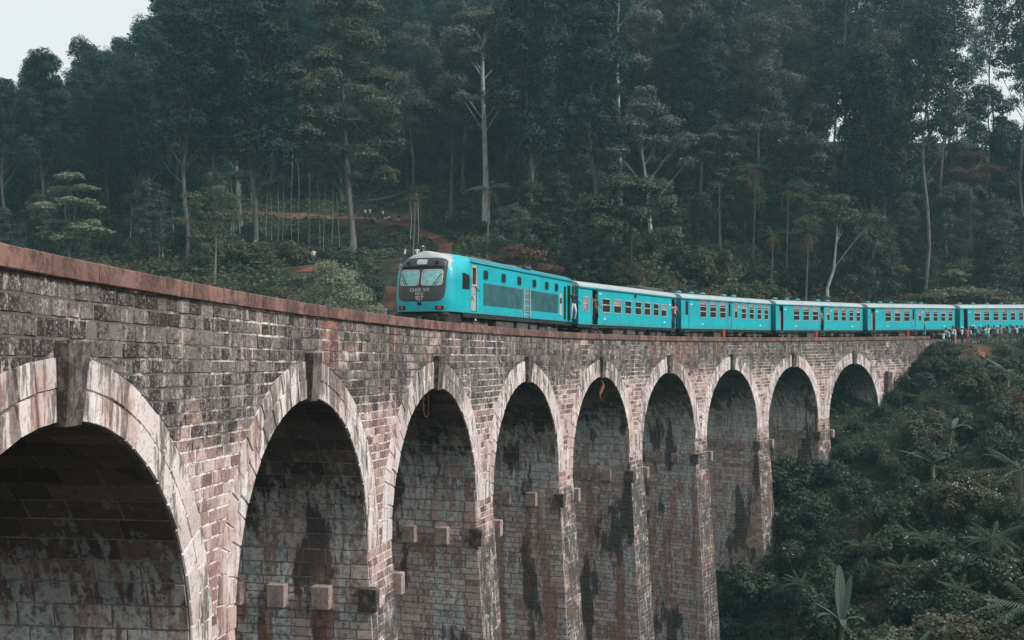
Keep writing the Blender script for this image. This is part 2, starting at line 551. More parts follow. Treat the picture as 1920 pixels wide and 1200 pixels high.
# ------------------------------------------------------------------ terrain
CP = [(-11,113,8.5),(-21,165,19),(-24,130,8.5),(-18.6,125,10),(-40,120,9),(-3,140,14),(15,140,12),(26,135,11),(35,119,4.5),(-60,122,9),(-90,130,11),(-140,140,10),
 (98,222,41),(60,218,41),(20,228,46),(-20,234,49),(-60,240,44),(-100,255,31),(-150,285,22),(-220,320,16),(150,222,42),(230,220,42),(88,206,37),(130,205,36),(60,185,30),(20,180,29),(-25,190,30),(-60,185,27),(-100,190,20),(100,180,26),
 (100,290,20),(0,310,25),(-100,350,10),(-220,400,0),(220,290,20),(0,460,-5),(220,460,-5),(-250,500,-5),(-320,300,15),(-320,100,5),(330,300,20),(330,100,5),
 (60,150,13),(90,150,14),(130,150,14),(60,128,3),(90,130,4),(45,128,5),
 (0,85,-14),(-2,40,-24),(8,62,-25),(16,76,-21.5),(-30,70,-18),(-60,60,-14),(10,98,-5),(-15,95,-6),(-40,95,-6),(-80,90,-4),(-140,80,-2),(22,104,-1),
 (19.5,81,-16),(26,89,-11),(33.5,97,-6.2),(40,101.5,-1.5),(44,104,-.6),
 (13,60,-21),(16,68,-20.5),(20,77,-16.8),(10,50,-21),(17.6,55,-17.5),(21,45,-15.5),(16.5,60,-19),(25,70,-13.5),(28.8,78,-11.4),(37.8,90,-6.6),(43,98,-3.2),(32,68,-10.5),(25.8,55,-13),(50,100,-2.0),(60,85,-4),(90,80,0),(60,60,-8),(100,100,3),(45,40,-12),(30,22,-16),(10,20,-18),(0,0,-16),(25,-20,-14),(130,40,0),(60,-30,-8),
 (-3,12,-12),(-5,22,-15),(-5,30,-19),(-9,4,-4),(-9,-12,-1.5),(-22,5,-4),(-22,-20,-1),(-30,30,-14),(-80,0,0),(-80,-50,0),(0,-50,-6),(-200,0,3)]
CP = np.array(CP, float)


def tps_fit(P):
    n = len(P)
    d = np.hypot(P[:, None, 0] - P[None, :, 0], P[:, None, 1] - P[None, :, 1])
    K = np.where(d > 0, d * d * np.log(d + 1e-9), 0) + np.eye(n) * 30.0
    A = np.zeros((n + 3, n + 3))
    A[:n, :n] = K
    Q = np.c_[np.ones(n), P[:, :2]]
    A[:n, n:] = Q; A[n:, :n] = Q.T
    return np.linalg.solve(A, np.r_[P[:, 2], 0, 0, 0])


WT = tps_fit(CP)
wav = [(rng.uniform(-1, 1, 2), rng.uniform(0, 6.28), k) for k in (.06, .06, .13, .13, .3, .3, .55, .55)]


def ground_z(x, y):
    x = np.asarray(x, float); y = np.asarray(y, float)
    shp = np.broadcast(x, y).shape
    xf, yf = np.broadcast_to(x, shp).ravel(), np.broadcast_to(y, shp).ravel()
    out = np.zeros(len(xf))
    for i in range(0, len(xf), 20000):
        a, b = xf[i:i + 20000], yf[i:i + 20000]
        d = np.hypot(a[:, None] - CP[None, :, 0], b[:, None] - CP[None, :, 1])
        out[i:i + 20000] = (d * d * np.log(d + 1e-9)) @ WT[:-3] + WT[-3] + WT[-2] * a + WT[-1] * b
    for v, ph, k in wav:
        v = v / np.hypot(*v)
        out += np.sin((xf * v[0] + yf * v[1]) * k * 2 + ph) * 0.10 / k ** .8 * .5
    # a level bench for the track beyond the bridge
    s, d = SD(xf, yf)
    bench = zc(np.clip(s, -60, 190)) - 0.85
    m = 1 - np.clip((np.abs(d - 2.6) - 5.2) / 5.0, 0, 1)
    m = m * m * (3 - 2 * m)
    m *= np.clip((s - 99.5) / 3.0, 0, 1) + np.clip((-13 - s) / 4, 0, 1)
    # keep the soil inside the opening clear of the deck
    out = out * (1 - m) + bench * m
    out = np.where((s > -13) & (s < 99) & (d > -1.5) & (d < 9), np.minimum(out, zc(s) - 1.4), out)
    return out.reshape(shp)


gx = np.arange(-300, 321, 2.5); gy = np.arange(-60, 481, 2.5)
GX, GY = np.meshgrid(gx, gy)
GZ = ground_z(GX, GY)
ni, nj = GX.shape
idx = np.arange(ni * nj).reshape(ni, nj)
qd = np.stack([idx[:-1, :-1], idx[:-1, 1:], idx[1:, 1:], idx[1:, :-1]], -1).reshape(-1, 4)
g = link('ground', mesh_np('ground', np.stack([GX, GY, GZ], -1), qd, mats=[M['ground']], smooth=True))
tag(g, kind='structure')


def gz(x, y):
    """height of the ground sheet itself (bilinear)"""
    fx = np.clip((np.asarray(x, float) + 300) / 2.5, 0, nj - 1.001); fy = np.clip((np.asarray(y, float) + 60) / 2.5, 0, ni - 1.001)
    i = fy.astype(int); j = fx.astype(int); u = fx - j; v = fy - i
    return GZ[i, j] * (1 - u) * (1 - v) + GZ[i, j + 1] * u * (1 - v) + GZ[i + 1, j] * (1 - u) * v + GZ[i + 1, j + 1] * u * v


def strip(name, pts, width, mat, lift=0.06, kind='structure'):
    pts = np.array(pts, float)
    seg = [pts[0]]
    for a, b in zip(pts[:-1], pts[1:]):
        k = max(1, int(np.hypot(*(b - a)) / 1.2))
        for t in range(1, k + 1):
            seg.append(a + (b - a) * t / k)
    seg = np.array(seg)
    tg = np.gradient(seg, axis=0); tg /= np.hypot(tg[:, 0], tg[:, 1])[:, None]
    nr = np.stack([-tg[:, 1], tg[:, 0]], 1)
    rows = []
    for k in range(5):
        off = (k / 4 - .5) * width * (1 + .25 * np.sin(np.arange(len(seg)) * .9 + k))
        q = seg + nr * off[:, None]
        rows.append(np.c_[q, gz(q[:, 0], q[:, 1]) + lift])
    V = np.array(rows)
    I = np.arange(V.shape[0] * V.shape[1]).reshape(V.shape[:2])
    q = np.stack([I[:-1, :-1], I[:-1, 1:], I[1:, 1:], I[1:, :-1]], -1).reshape(-1, 4)
    o = link(name, mesh_np(name, V.reshape(-1, 3), q, mats=[mat], smooth=True))
    return tag(o, kind=kind)


strip('footpath', [(-46, 168), (-33, 166), (-22, 164), (-15, 157), (-10, 147), (-8, 130), (-9, 114)], 1.8, M['path'], .12)
strip('footpath', [(-27, 133), (-24, 128), (-20, 122), (-22, 116)], 2.6, M['path'], .12)
strip('footpath', [(44.6, 101.5), (44.3, 100.6), (43.9, 99.6)], .6, M['path'], .12)

# ------------------------------------------------------------------ the viaduct
via = empty('viaduct', tuple(W(44, 0, 3.8)[()] * [1, 1, 0] + [0, 0, -20]), 0,
            'tall curved stone railway viaduct with nine round arches crossing the wooded gully', 'bridge')
VO = Vector(via.location)


def vlink(name, me, parent=None):
    o = link(name, me, parent or via)
    if parent is None:
        o.location = -VO
    return o


# core surfaces behind the stones ------------------------------------------------
cv, cq, cm = [], [], []


def cgrid(P, m=0):
    """P: (a,b,3) array of world points"""
    b = sum(len(v) for v in cv)
    a_, b_ = P.shape[:2]
    I = np.arange(a_ * b_).reshape(a_, b_) + b
    q = np.stack([I[:-1, :-1], I[:-1, 1:], I[1:, 1:], I[1:, :-1]], -1).reshape(-1, 4)
    cv.append(P.reshape(-1, 3)); cq.append(q); cm.append(np.full(len(q), m))


DN, DF = 0.03, 7.57
RC = RI + 0.02
PW = 1.025


def dfr(h):
    return -0.067 * np.maximum(0, np.asarray(h, float) - SPR - 0.0)


def pwid(h):
    return PW + 0.012 * np.maximum(0, np.asarray(h, float) - SPR)


HB = 30.0
for n in range(9):
    c = n * 11.0
    a = np.linspace(0, math.pi, 29)
    sa = c + RC * np.cos(a); ha = SPR - RC * np.sin(a)
    for d, mi in ((DN, 0), (DF, 0)):
        t = np.linspace(0, 1, 6)[:, None]
        cgrid(W(sa[None, :] + 0 * t, 0.3 + (ha[None, :] - 0.3) * t, d))
    cgrid(W(sa[None, :], ha[None, :], np.linspace(DN, DF, 5)[:, None]), 1)
    for sg in (-1, 1):
        ss = np.linspace(c + sg * RC, c + sg * 5.5, 3)
        for d in (DN, DF):
            cgrid(W(ss[None, :], np.linspace(.3, SPR, 6)[:, None], d))
# solid abutments
for s0, s1 in ((-26, -5.5), (93.5, 101.6)):
    ss = np.linspace(s0, s1, 14)
    for d in (DN, DF):
        cgrid(W(ss[None, :], np.linspace(.3, 16, 6)[:, None], d))
    for s_ in (s0, s1):
        cgrid(W(s_, np.linspace(.3, 16, 4)[:, None], np.linspace(DN, DF, 3)[None, :]))
for s_, in ((-RC,), (88 + RC,)):
    sgn = 1 if s_ < 0 else -1
    cgrid(W(s_, np.linspace(SPR, HB, 8)[:, None], np.linspace(DN, DF, 3)[None, :]), 1)
ss = np.linspace(-26, 101.6, 60)
for d in (0.42, 7.18):
    cgrid(W(ss[None, :], np.array([.28, .62])[:, None], d))
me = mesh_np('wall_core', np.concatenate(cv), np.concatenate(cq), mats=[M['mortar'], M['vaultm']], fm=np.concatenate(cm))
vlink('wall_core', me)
cv, cq, cm = [], [], []
ss = np.linspace(-26, 101.6, 80)
cgrid(W(ss[None, :], .55, np.linspace(.38, 7.2, 3)[:, None]))
vlink('deck', mesh_np('deck', np.concatenate(cv), np.concatenate(cq), mats=[M['ballast']]))
# piers
for n in range(8):
    c = n * 11.0 + 5.5
    cv, cq, cm = [], [], []
    hh = np.linspace(SPR, HB, 9)
    wv = pwid(hh) - .02; df = dfr(hh) + DN; db = DF - dfr(hh)
    ring = np.stack([W(c - wv, hh, df), W(c + wv, hh, df), W(c + wv, hh, db), W(c - wv, hh, db), W(c - wv, hh, df)], 0)
    cgrid(ring[0:2], 0); cgrid(ring[1:3], 1); cgrid(ring[2:4], 0); cgrid(ring[3:5], 1)
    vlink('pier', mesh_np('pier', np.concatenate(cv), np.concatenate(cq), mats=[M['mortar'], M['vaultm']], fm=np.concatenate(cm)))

# stones ---------------------------------------------------------------------------
STN = {}      # family -> list of (4 corners, outward ref, proud)


def add_stone(fam, P4, ref, proud):
    STN.setdefault(fam, []).append((P4, ref, proud))


def lens(L, lo, hi):
    """split a length into stones"""
    out = [0.0]
    while L - out[-1] > hi:
        out.append(out[-1] + random.uniform(lo, hi))
    if L - out[-1] < lo * .6 and len(out) > 1:
        out[-1] = (out[-2] + L) / 2
    out.append(L)
    return out


def outw(s):
    th = TH0 + s / R0
    return np.array([math.cos(th), -math.sin(th), 0.0])       # towards the camera side


def alng(s):
    th = TH0 + s / R0
    return np.array([math.sin(th), math.cos(th), 0.0])


RO = 5.40
CH = 0.245
J = 0.014
JH = 0.019
h = 0.31
crs = []
while h < SPR - .1:
    ch = CH * random.uniform(.9, 1.12) * (1.15 if h < 1.2 else 1)
    crs.append((h, min(h + ch, SPR))); h += ch


def half(h):
    return math.sqrt(max(0, RO * RO - (SPR - h) ** 2)) if SPR - h < RO else 0


for h1, h2 in crs:
    edges = []
    x = (-16.0, -16.0)
    for n in range(9):
        c = 11.0 * n
        w1, w2 = half(h1), half(h2)
        if w2 <= 0 and w1 <= 0:
            continue
        edges.append((x, (c - w1, c - w2)))
        x = (c + w1, c + w2)
    edges.append((x, (101.5, 101.5)))
    for (a1, a2), (b1, b2) in edges:
        L = max(b1, b2) - min(a1, a2)
        if min(b1 - a1, b2 - a2) < .16:
            continue
        lo_, hi_ = max(a1, a2), min(b1, b2)
        if hi_ - lo_ < .5:
            xs = [lo_, hi_] if hi_ > lo_ else [(lo_ + hi_) / 2 - .001, (lo_ + hi_) / 2 + .001]
        else:
            xs = [lo_ + q for q in lens(hi_ - lo_, .30, .56)]
        for i, (p, q) in enumerate(zip(xs[:-1], xs[1:])):
            p1 = a1 if i == 0 else p
            p2 = a2 if i == 0 else p
            q1 = b1 if i == len(xs) - 2 else q
            q2 = b2 if i == len(xs) - 2 else q
            S = [(p1 + J, h1 + JH), (q1 - J, h1 + JH), (q2 - J, h2 - JH), (p2 + J, h2 - JH)]
            jit = lambda: random.uniform(-.014, .014)
            P4 = [(s_ + jit(), h_ + jit() * .7, 0.035) for s_, h_ in S]
            if S[1][0] - S[0][0] < .05 or S[2][0] - S[3][0] < .05:
                P4 = [(s_, h_, 0.035) for s_, h_ in ((min(p1, p2) + J, h1 + J), (max(q1, q2) - J, h1 + J), (max(q1, q2) - J, h2 - J), (min(p1, p2) + J, h2 - J))]
                if P4[1][0] - P4[0][0] < .06 or q2 - p2 < -.02 or q1 - p1 < -.02:
                    continue
            add_stone('stone_block', P4, 'out', random.uniform(.010, .032))
# pier fronts and jambs
for n in range(9):
    for sg in (-1, 1):
        # jamb facing the opening n on its side sg
        h = SPR
        first = True
        lim = 21.8 if n < 7 else (17.5 if n < 8 else 9.5)
        while h < lim:
            ch = 0.40 if h < SPR + .75 else CH * random.uniform(.9, 1.1)
            h1, h2 = h, h + ch; h = h2
            s1 = 11 * n + sg * (5.5 - pwid(h1)); s2 = 11 * n + sg * (5.5 - pwid(h2))
            if n == 0 and sg < 0 or n == 8 and sg > 0:
                s1 = s2 = 11 * n + sg * RI
            d0, d1 = float(dfr(h1)) + .01, 7.59 - float(dfr(h1))
            if sg < 0 and n > 0:
                d1 = min(d1, 3.2)
            k = lens(d1 - d0, .45, .8) if sg > 0 else lens(d1 - d0, .9, 1.3)
            for p, q in zip(k[:-1], k[1:]):
                P4 = [(s1 + sg * .015, h1 + J, d0 + p + J), (s1 + sg * .015, h1 + J, d0 + q - J), (s2 + sg * .015, h2 - J, d0 + q - J), (s2 + sg * .015, h2 - J, d0 + p + J)]
                add_stone('jamb_block', P4, 'fwd' if sg < 0 else 'back', random.uniform(.018, .045))
for n in range(8):
    c = 11 * n + 5.5
    h = SPR
    lim = 21.8 if n < 6 else (18 if n == 6 else 12)
    while h < lim:
        ch = CH * random.uniform(.92, 1.1)
        h1, h2 = h, h + ch; h = h2
        w1, w2 = float(pwid(h1)), float(pwid(h2))
        k = lens(2 * w1, .42, .72)
        k = [q / (2 * w1) for q in k]
        for p, q in zip(k[:-1], k[1:]):
            j = J / (2 * w1)
            P4 = [(c - w1 + 2 * w1 * (p + j), h1 + JH * .7, float(dfr(h1)) + .035), (c - w1 + 2 * w1 * (q - j), h1 + JH * .7, float(dfr(h1)) + .035),
                  (c - w2 + 2 * w2 * (q - j), h2 - JH * .7, float(dfr(h2)) + .035), (c - w2 + 2 * w2 * (p + j), h2 - JH * .7, float(dfr(h2)) + .035)]
            add_stone('stone_block', P4, 'out', random.uniform(.010, .032))
# voussoirs and soffit stones
for n in range(9):
    c = 11.0 * n
    for ri, ro, cnt, pr in ((RI + .005, 4.93, 27, .045), (4.955, 5.39, 29, .034)):
        for side in (0, 1):
            a0, a1 = (0, math.pi / 2 - .052) if side == 0 else (math.pi / 2 + .052, math.pi)
            m = cnt // 2
            cut = [a0 + (a1 - a0) * (i + (random.uniform(-.22, .22) if 0 < i < m else 0)) / m for i in range(m + 1)]
            for p, q in zip(cut[:-1], cut[1:]):
                j = .017 / ri
                p += j; q -= j
                e = random.uniform(-.02, .03)
                P4 = [(c + ri * math.cos(p), SPR - ri * math.sin(p), .035), (c + ri * math.cos(q), SPR - ri * math.sin(q), .035),
                      (c + (ro + e) * math.cos(q), SPR - (ro + e) * math.sin(q), .035), (c + (ro + e) * math.cos(p), SPR - (ro + e) * math.sin(p), .035)]
                add_stone('voussoir', P4, 'out', pr + random.uniform(-.014, .010))
    m = 31
    for i in range(m):
        p, q = math.pi * i / m + .004, math.pi * (i + 1) / m - .004
        k = lens(7.5, .7, 1.25)
        r_ = RI + .016
        for u, v in zip(k[:-1], k[1:]):
            P4 = [(c + r_ * math.cos(p), SPR - r_ * math.sin(p), .05 + u + J), (c + r_ * math.cos(q), SPR - r_ * math.sin(q), .05 + u + J),
                  (c + r_ * math.cos(q), SPR - r_ * math.sin(q), .05 + v - J), (c + r_ * math.cos(p), SPR - r_ * math.sin(p), .05 + v - J)]
            add_stone('vault_stone', P4, ('cen', c), random.uniform(.014, .040))

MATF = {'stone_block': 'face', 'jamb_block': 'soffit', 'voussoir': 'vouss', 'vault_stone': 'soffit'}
Q4 = np.array([[0, 1, 5, 4], [1, 2, 6, 5], [2, 3, 7, 6], [3, 0, 4, 7]]); T4 = np.array([[4, 5, 8], [5, 6, 8], [6, 7, 8], [7, 4, 8]])
F_, YH = 2002.4 / 1.875, 644.6 / 1.875
for fam, L in STN.items():
    P = np.array([p for p, _, _ in L], float)              # (N,4,3) s,h,d
    PW_ = W(P[..., 0], P[..., 1], P[..., 2])
    cen = PW_.mean(1)
    ref = []
    for (p, rf, _), c_ in zip(L, cen):
        s_ = p[0][0]
        if rf == 'out': ref.append(outw(s_))
        elif rf == 'fwd': ref.append(alng(s_))
        elif rf == 'back': ref.append(-alng(s_))
        else:
            ref.append(W(rf[1], SPR, p[0][2])[()] - c_)
    ref = np.array(ref)
    nr = np.cross(PW_[:, 2] - PW_[:, 0], PW_[:, 3] - PW_[:, 1])
    ar = np.linalg.norm(nr, axis=1) / 2
    nr /= np.linalg.norm(nr, axis=1)[:, None]
    flip = (nr * ref).sum(1) < 0
    PW_[flip] = PW_[flip][:, ::-1]
    nr[flip] *= -1
    pr = np.array([p for _, _, p in L])
    N = len(L)
    dv = PW_ - cen[:, None]
    dl = np.linalg.norm(dv, axis=2, keepdims=True)
    top = cen[:, None] + dv * (1 - .014 / dl) + nr[:, None] * (pr[:, None, None] * rng.uniform(.85, 1.08, (N, 4, 1)))
    bmp = cen + dv.mean(1) + nr * (pr * rng.uniform(.96, 1.06, N))[:, None] + (PW_[:, 0] - PW_[:, 2]) * rng.uniform(-.1, .1, (N, 1))
    V = np.concatenate([PW_, top, bmp[:, None]], 1)         # (N,9,3)
    # size in the picture
    px = cen[:, 0] / cen[:, 1] * F_ + 512; py = YH - cen[:, 2] / cen[:, 1] * F_
    fac = np.clip(-(nr * cen).sum(1) / np.linalg.norm(cen, axis=1), 0, 1)
    score = np.where((cen[:, 1] > 1) & (px > -10) & (px < 1034) & (py > -10) & (py < 650), ar * fac / (cen ** 2).sum(1), 0)
    order = np.argsort(-score)
    own = order[:300]; own = own[score[own] > 0]
    rest = np.setdiff1d(np.arange(N), own)
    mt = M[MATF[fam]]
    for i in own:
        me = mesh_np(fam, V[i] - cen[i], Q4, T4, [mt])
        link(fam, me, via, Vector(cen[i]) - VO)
    b = np.arange(len(rest))[:, None, None] * 9
    me = mesh_np(fam + 's', V[rest].reshape(-1, 3), (Q4[None] + b).reshape(-1, 4), (T4[None] + b).reshape(-1, 3), [mt])
    o = vlink({'stone_block': 'small_stone_blocks', 'jamb_block': 'small_jamb_blocks', 'voussoir': 'small_voussoirs', 'vault_stone': 'small_vault_stones'}[fam], me)
    tag(o, kind='stuff')


def frame_at(s, h, d):
    """local frame on the wall: x along the wall, y inward, z up"""
    th = TH0 + s / R0
    p = W(s, h, d)[()]
    return Matrix(((math.sin(th), -math.cos(th), 0, p[0]), (math.cos(th), math.sin(th), 0, p[1]), (0, 0, 1, p[2]), (0, 0, 0, 1)))


VINV = Matrix.Translation(-VO)
# coping stones
cvar = []
for k in range(5):
    mb = MB(); mb.box(-.340, .340, 0, .52, 0, .3, c=.018)
    mb.v = [(x + random.uniform(-.003, .003), y + random.uniform(-.004, .004), z + random.uniform(-.003, .003)) for x, y, z in mb.v]
    cvar.append(mb.build('coping_stone', M['coping'], link_it=False))
s = -24.0; k = 0
while s < 101.6:
    for d in (-.075,):
        o = link('coping_stone', cvar[k % 5], via)
        slope = -(-0.02349 + .000372 * s)
        o.matrix_local = VINV @ frame_at(s, .3, d + random.uniform(-.004, .004)) @ Matrix.Rotation(slope, 4, 'Y')
    s += .70; k += 1
mb = MB()
rows = [[tuple(W(q, a, b)[()]) for q in np.linspace(-26, 101.6, 70)] for a, b in ((.3, 7.15), (0, 7.15), (0, 7.68), (.3, 7.68), (.3, 7.5))]
mb.grid(rows)
o = mb.build('far_coping', M['coping'], via); o.location = -VO
# keystones: tapered, standing out from the ring
def keystone():
    mb = MB(); b = 0
    prof = [(-1.10 - 0.0, .33, -.24), (-0.02, .235, -.12), (0.06, .225, -.10)]
    v = []
    for h_, w_, d_ in ((1.10, .31, -.19), (.9, .305, -.19), (.05, .24, -.12), (-.06, .225, -.10)):
        v += [(-w_, d_, h_), (w_, d_, h_), (w_, .05, h_), (-w_, .05, h_)]
    mb.v = v
    for r in range(3):
        for i in range(4):
            j = (i + 1) % 4
            mb.f.append([r * 4 + i, r * 4 + j, r * 4 + 4 + j, r * 4 + 4 + i]); mb.m.append(0)
    mb.f += [[3, 2, 1, 0], [12, 13, 14, 15]]; mb.m += [0, 0]
    return mb.build('keystone', M['key'], link_it=False)


km = keystone()
for n in range(9):
    o = link('keystone', km, via); o.matrix_local = VINV @ frame_at(11.0 * n, 2.295, 0.0)
# corbel blocks on the jambs
mb = MB(); mb.box(-.16, .16, -.27, .27, -.33, .33, c=.02); cb = mb.build('corbel_block', M['corbel'], link_it=False)
mb = MB(); mb.box(-.16, .16, -.27, .27, -.33, .33, c=.02); cbd = mb.build('corbel_block', M['key'], link_it=False)
for n in range(9):
    for sg in (-1, 1):
        for i, d in enumerate((-.05, 1.35, 2.7, 4.05, 5.4, 6.8)):
            s_ = 11 * n + sg * (RI - .14)
            o = link('corbel_block', cbd if (i == 0 and sg > 0) else cb, via)
            o.matrix_local = VINV @ frame_at(s_, 8.1, d)
# flat pilaster beside the last arch
mb = MB(); mb.box(-.4, .4, -.32, .05, -8, 0, c=.03)
o = mb.build('pilaster', M['key'], via); o.matrix_local = VINV @ frame_at(94.0, 3.2, 0)
M['cloth_rust'] = plain('rusty_cloth', (.22, .06, .035), .8)
# cable loop hanging in the third arch and cloth in the fifth
pts = []
for i in range(25):
    t = i / 24
    pts.append(tuple(W(21.0 + .5 * t + .15 * math.sin(t * 6), 2.45 + .8 * math.sin(t * math.pi) ** .8 * 1.0, -.02 + .3 * t)[()]))
mb = MB(); mb.tube(pts, .011, 5)
tag(mb.build('hanging_cable', M['cloth_rust']), 'thin reddish cable hanging in a loop under the third arch crown', 'cable')
pts = [tuple(W(44.3 + .25 * math.sin(i * .9), 2.5 + .16 * i, .15)[()]) for i in range(8)]
mb = MB(); mb.tube(pts, [.03, .07, .1, .1, .08, .06, .05, .02], 6)
tag(mb.build('hanging_bundle', M['cloth_rust']), 'rusty orange bundle hanging from the crown of the fifth arch', 'bundle')

# track
tr = empty('railway_track', tuple(W(50, .5, 3.8)[()]), 0, 'single railway track running over the viaduct under the train', 'railway track')
for dd in (3.8 - .87, 3.8 + .87):
    mb = MB()
    ss = np.linspace(-25, 150, 120)
    rows = [[tuple(W(q, hh_, dd + o_)[()]) for q in ss] for hh_, o_ in ((.50, -.06), (.36, -.035), (.36, .035), (.50, .06))]
    mb.grid(rows)
    o = mb.build('rail', M['rail'], tr); o.location = -Vector(tr.location)
mb = MB()
rows = [[tuple(W(q, hh_, o_)[()]) for q in np.linspace(101.6, 150, 30)] for hh_, o_ in ((.95, 1.2), (.50, 2.2), (.50, 5.4), (.95, 6.4))]
mb.grid(rows)
tag(mb.build('ballast', M['ballast']), kind='structure')
# ------------------------------------------------------------------ the train
HW, EV, CR = 1.4, 2.17, 0.43
BOT = 0.60            # body bottom above the coping line


def car_empty(name, s0, s1, label):
    sm = (s0 + s1) / 2
    th = TH0 + sm / R0
    p = W(sm, 0, 3.8)[()]
    pa, pb = W(s0, 0, 3.8)[()], W(s1, 0, 3.8)[()]
    t = Vector(pb - pa)
    e = empty(name, (0, 0, 0), 0, label, 'train car' if name != 'locomotive' else 'locomotive', 'cars of the turquoise train')
    rot = Matrix.Rotation(math.atan2(t.y, t.x), 4, 'Z') @ Matrix.Rotation(-math.atan2(t.z, math.hypot(t.x, t.y)), 4, 'Y')
    c = (pa + pb) / 2
    e.matrix_world = Matrix.Translation(Vector(c)) @ rot @ Matrix.Identity(4)
    return e


def wall_boxes(mb, L0, L1, ops, y0, y1, zt, m=0):
    """side wall with real openings: ops = (x0,x1,z0,z1)"""
    x = L0
    for a, b, c, d in sorted(ops):
        if a > x: mb.box(x, a, y0, y1, BOT, BOT + zt, m=m)
        if c > 0: mb.box(a, b, y0, y1, BOT, BOT + c, m=m)
        if d < zt: mb.box(a, b, y0, y1, BOT + d, BOT + zt, m=m)
        x = b
    if L1 > x: mb.box(x, L1, y0, y1, BOT, BOT + zt, m=m)


def roof_mesh(L0, L1, name, mats, par, hw=HW + .05, ev=EV, cr=CR, lip=.06):
    mb = MB(); rows = []
    for x in np.linspace(L0, L1, 9):
        r = []
        for k in range(15):
            a = math.pi * k / 14
            r.append((x, -hw * math.cos(a), BOT + ev - .02 + cr * math.sin(a) ** .8))
        rows.append(r)
    mb.grid(rows)
    for x in (L0, L1):
        b = len(mb.v)
        mb.v += [(x, -hw * math.cos(math.pi * k / 14), BOT + ev - .02 + cr * math.sin(math.pi * k / 14) ** .8) for k in range(15)]
        mb.f.append([b + k for k in range(15)]); mb.m.append(0)
    for y in (-hw, hw):
        mb.box(L0, L1, y - .025, y + .025, BOT + ev - .09, BOT + ev - .005, m=1)
    return mb.build(name, mats, par, smooth=False)


def window(par, x0, x1, z0, z1, y=-HW, bars=(.5,), fr=.05, shutter=0.0, half_open=False):
    z0 += BOT; z1 += BOT
    mb = MB()
    Y0_, Y1_ = y - .022, y + .02
    mb.box(x0 - fr, x1 + fr, Y0_, Y1_, z1, z1 + fr); mb.box(x0 - fr, x1 + fr, Y0_, Y1_, z0 - fr, z0)
    mb.box(x0 - fr, x0, Y0_, Y1_, z0, z1); mb.box(x1, x1 + fr, Y0_, Y1_, z0, z1)
    for b in bars:
        zb = z0 + (z1 - z0) * b
        mb.box(x0, x1, y - .012, y + .025, zb - .03, zb + .03)
    f = mb.build('window', M['frame'], par)
    mb = MB(); mb.box(x0, x1, y + .028, y + .04, z0, z1 - shutter)
    mb.build('pane', M['glass'], f)
    if shutter:
        mb = MB()
        k = int(shutter / .06)
        for i in range(k):
            mb.box(x0 + .01, x1 - .01, y + .015, y + .03, z1 - shutter + i * shutter / k + .004, z1 - shutter + (i + 1) * shutter / k)
        mb.build('shutter', M['shutter'], f)
    return f


def bogie(par, xc):
    mb = MB()
    for y in (-1.05, 1.05):
        mb.box(xc - 1.5, xc + 1.5, y - .06, y + .06, .12, .34, c=.03)
        mb.box(xc - .35, xc + .35, y - .12, y + .12, .0, .42, c=.03)
        for dx in (-1.0, 1.0):
            mb.box(xc + dx - .16, xc + dx + .16, y - .1, y + .1, -.08, .26, c=.02)
            mb.cyl((xc + dx + .32, y, .32), (0, 0, 1), .07, .3, 8)
    mb.box(xc - .2, xc + .2, -1, 1, .1, .35)
    b = mb.build('bogie', M['under_l'], par)
    for dx in (-1.0, 1.0):
        mb = MB()
        for y in (-.84, .84):
            mb.cyl((xc + dx, y, .08), (0, 1, 0), .43, .13, 20)
        mb.cyl((xc + dx, 0, .08), (0, 1, 0), .07, 2.2, 8)
        mb.build('wheelset', M['under'], b)
    return b


def underframe(par, L0, L1):
    mb = MB()
    mb.box(L0, L1, -HW + .04, -HW + .12, BOT - .16, BOT); mb.box(L0, L1, HW - .12, HW - .04, BOT - .16, BOT)
    mb.box(L0, L1, -HW + .12, HW - .12, BOT - .1, BOT)
    return mb.build('underframe', M['under'], par)


def gear(par, items):
    for x0, x1, y0, y1, z0, z1 in items:
        mb = MB(); mb.box(x0, x1, y0, y1, z0, z1, c=.03)
        mb.build('equipment_box', M['under_l'], par)


def steps(par, x0, x1):
    mb = MB()
    for z in (.42, .18):
        mb.box(x0, x1, -HW - .02, -HW + .2, z - .015, z + .015)
    for x in (x0, x1 - .03):
        mb.box(x, x + .03, -HW, -HW + .03, .16, BOT)
    mb.build('footstep', M['under_l'], par)


def handrail(par, x, z0, z1, y=-HW):
    mb = MB(); mb.tube([(x, y, BOT + z0), (x, y - .06, BOT + z0 + .03), (x, y - .06, BOT + z1 - .03), (x, y, BOT + z1)], .014, 5)
    mb.build('handrail', M['frame'], par)


def shell(par, L, ops, far_ops, end_gap=.02):
    h = L / 2
    mb = MB()
    wall_boxes(mb, -h, h, ops, -HW, -HW + .05, EV)
    b = mb.build('side_wall', M['cyan'], par)
    mb = MB()
    wall_boxes(mb, -h, h, far_ops, HW - .05, HW, EV)
    mb.build('side_wall', M['cyan'], par)
    for x in (-h, h - .05):
        mb = MB()
        mb.box(x + .002, x + .048, -HW + .05, -.45, BOT, BOT + EV - .01); mb.box(x + .002, x + .048, .45, HW - .05, BOT, BOT + EV - .01)
        mb.box(x + .002, x + .048, -.45, .45, BOT + 1.95, BOT + EV - .01)
        mb.build('end_wall', M['cyan_dk'], par)
    mb = MB(); mb.box(-h + .06, h - .06, -HW + .06, HW - .06, BOT - .0, BOT + .04)
    # seats seen dimly through the windows and a partition by the doors
    for x in np.arange(-h + 2.2, h - 1.2, 1.55):
        for y in (-.85, .85):
            mb.box(x, x + .12, y - .42, y + .42, BOT + .05, BOT + 1.0)
            mb.box(x - .4, x + .5, y - .42, y + .42, BOT + .35, BOT + .42)
    mb.build('interior', M['dark'], par)
    return b


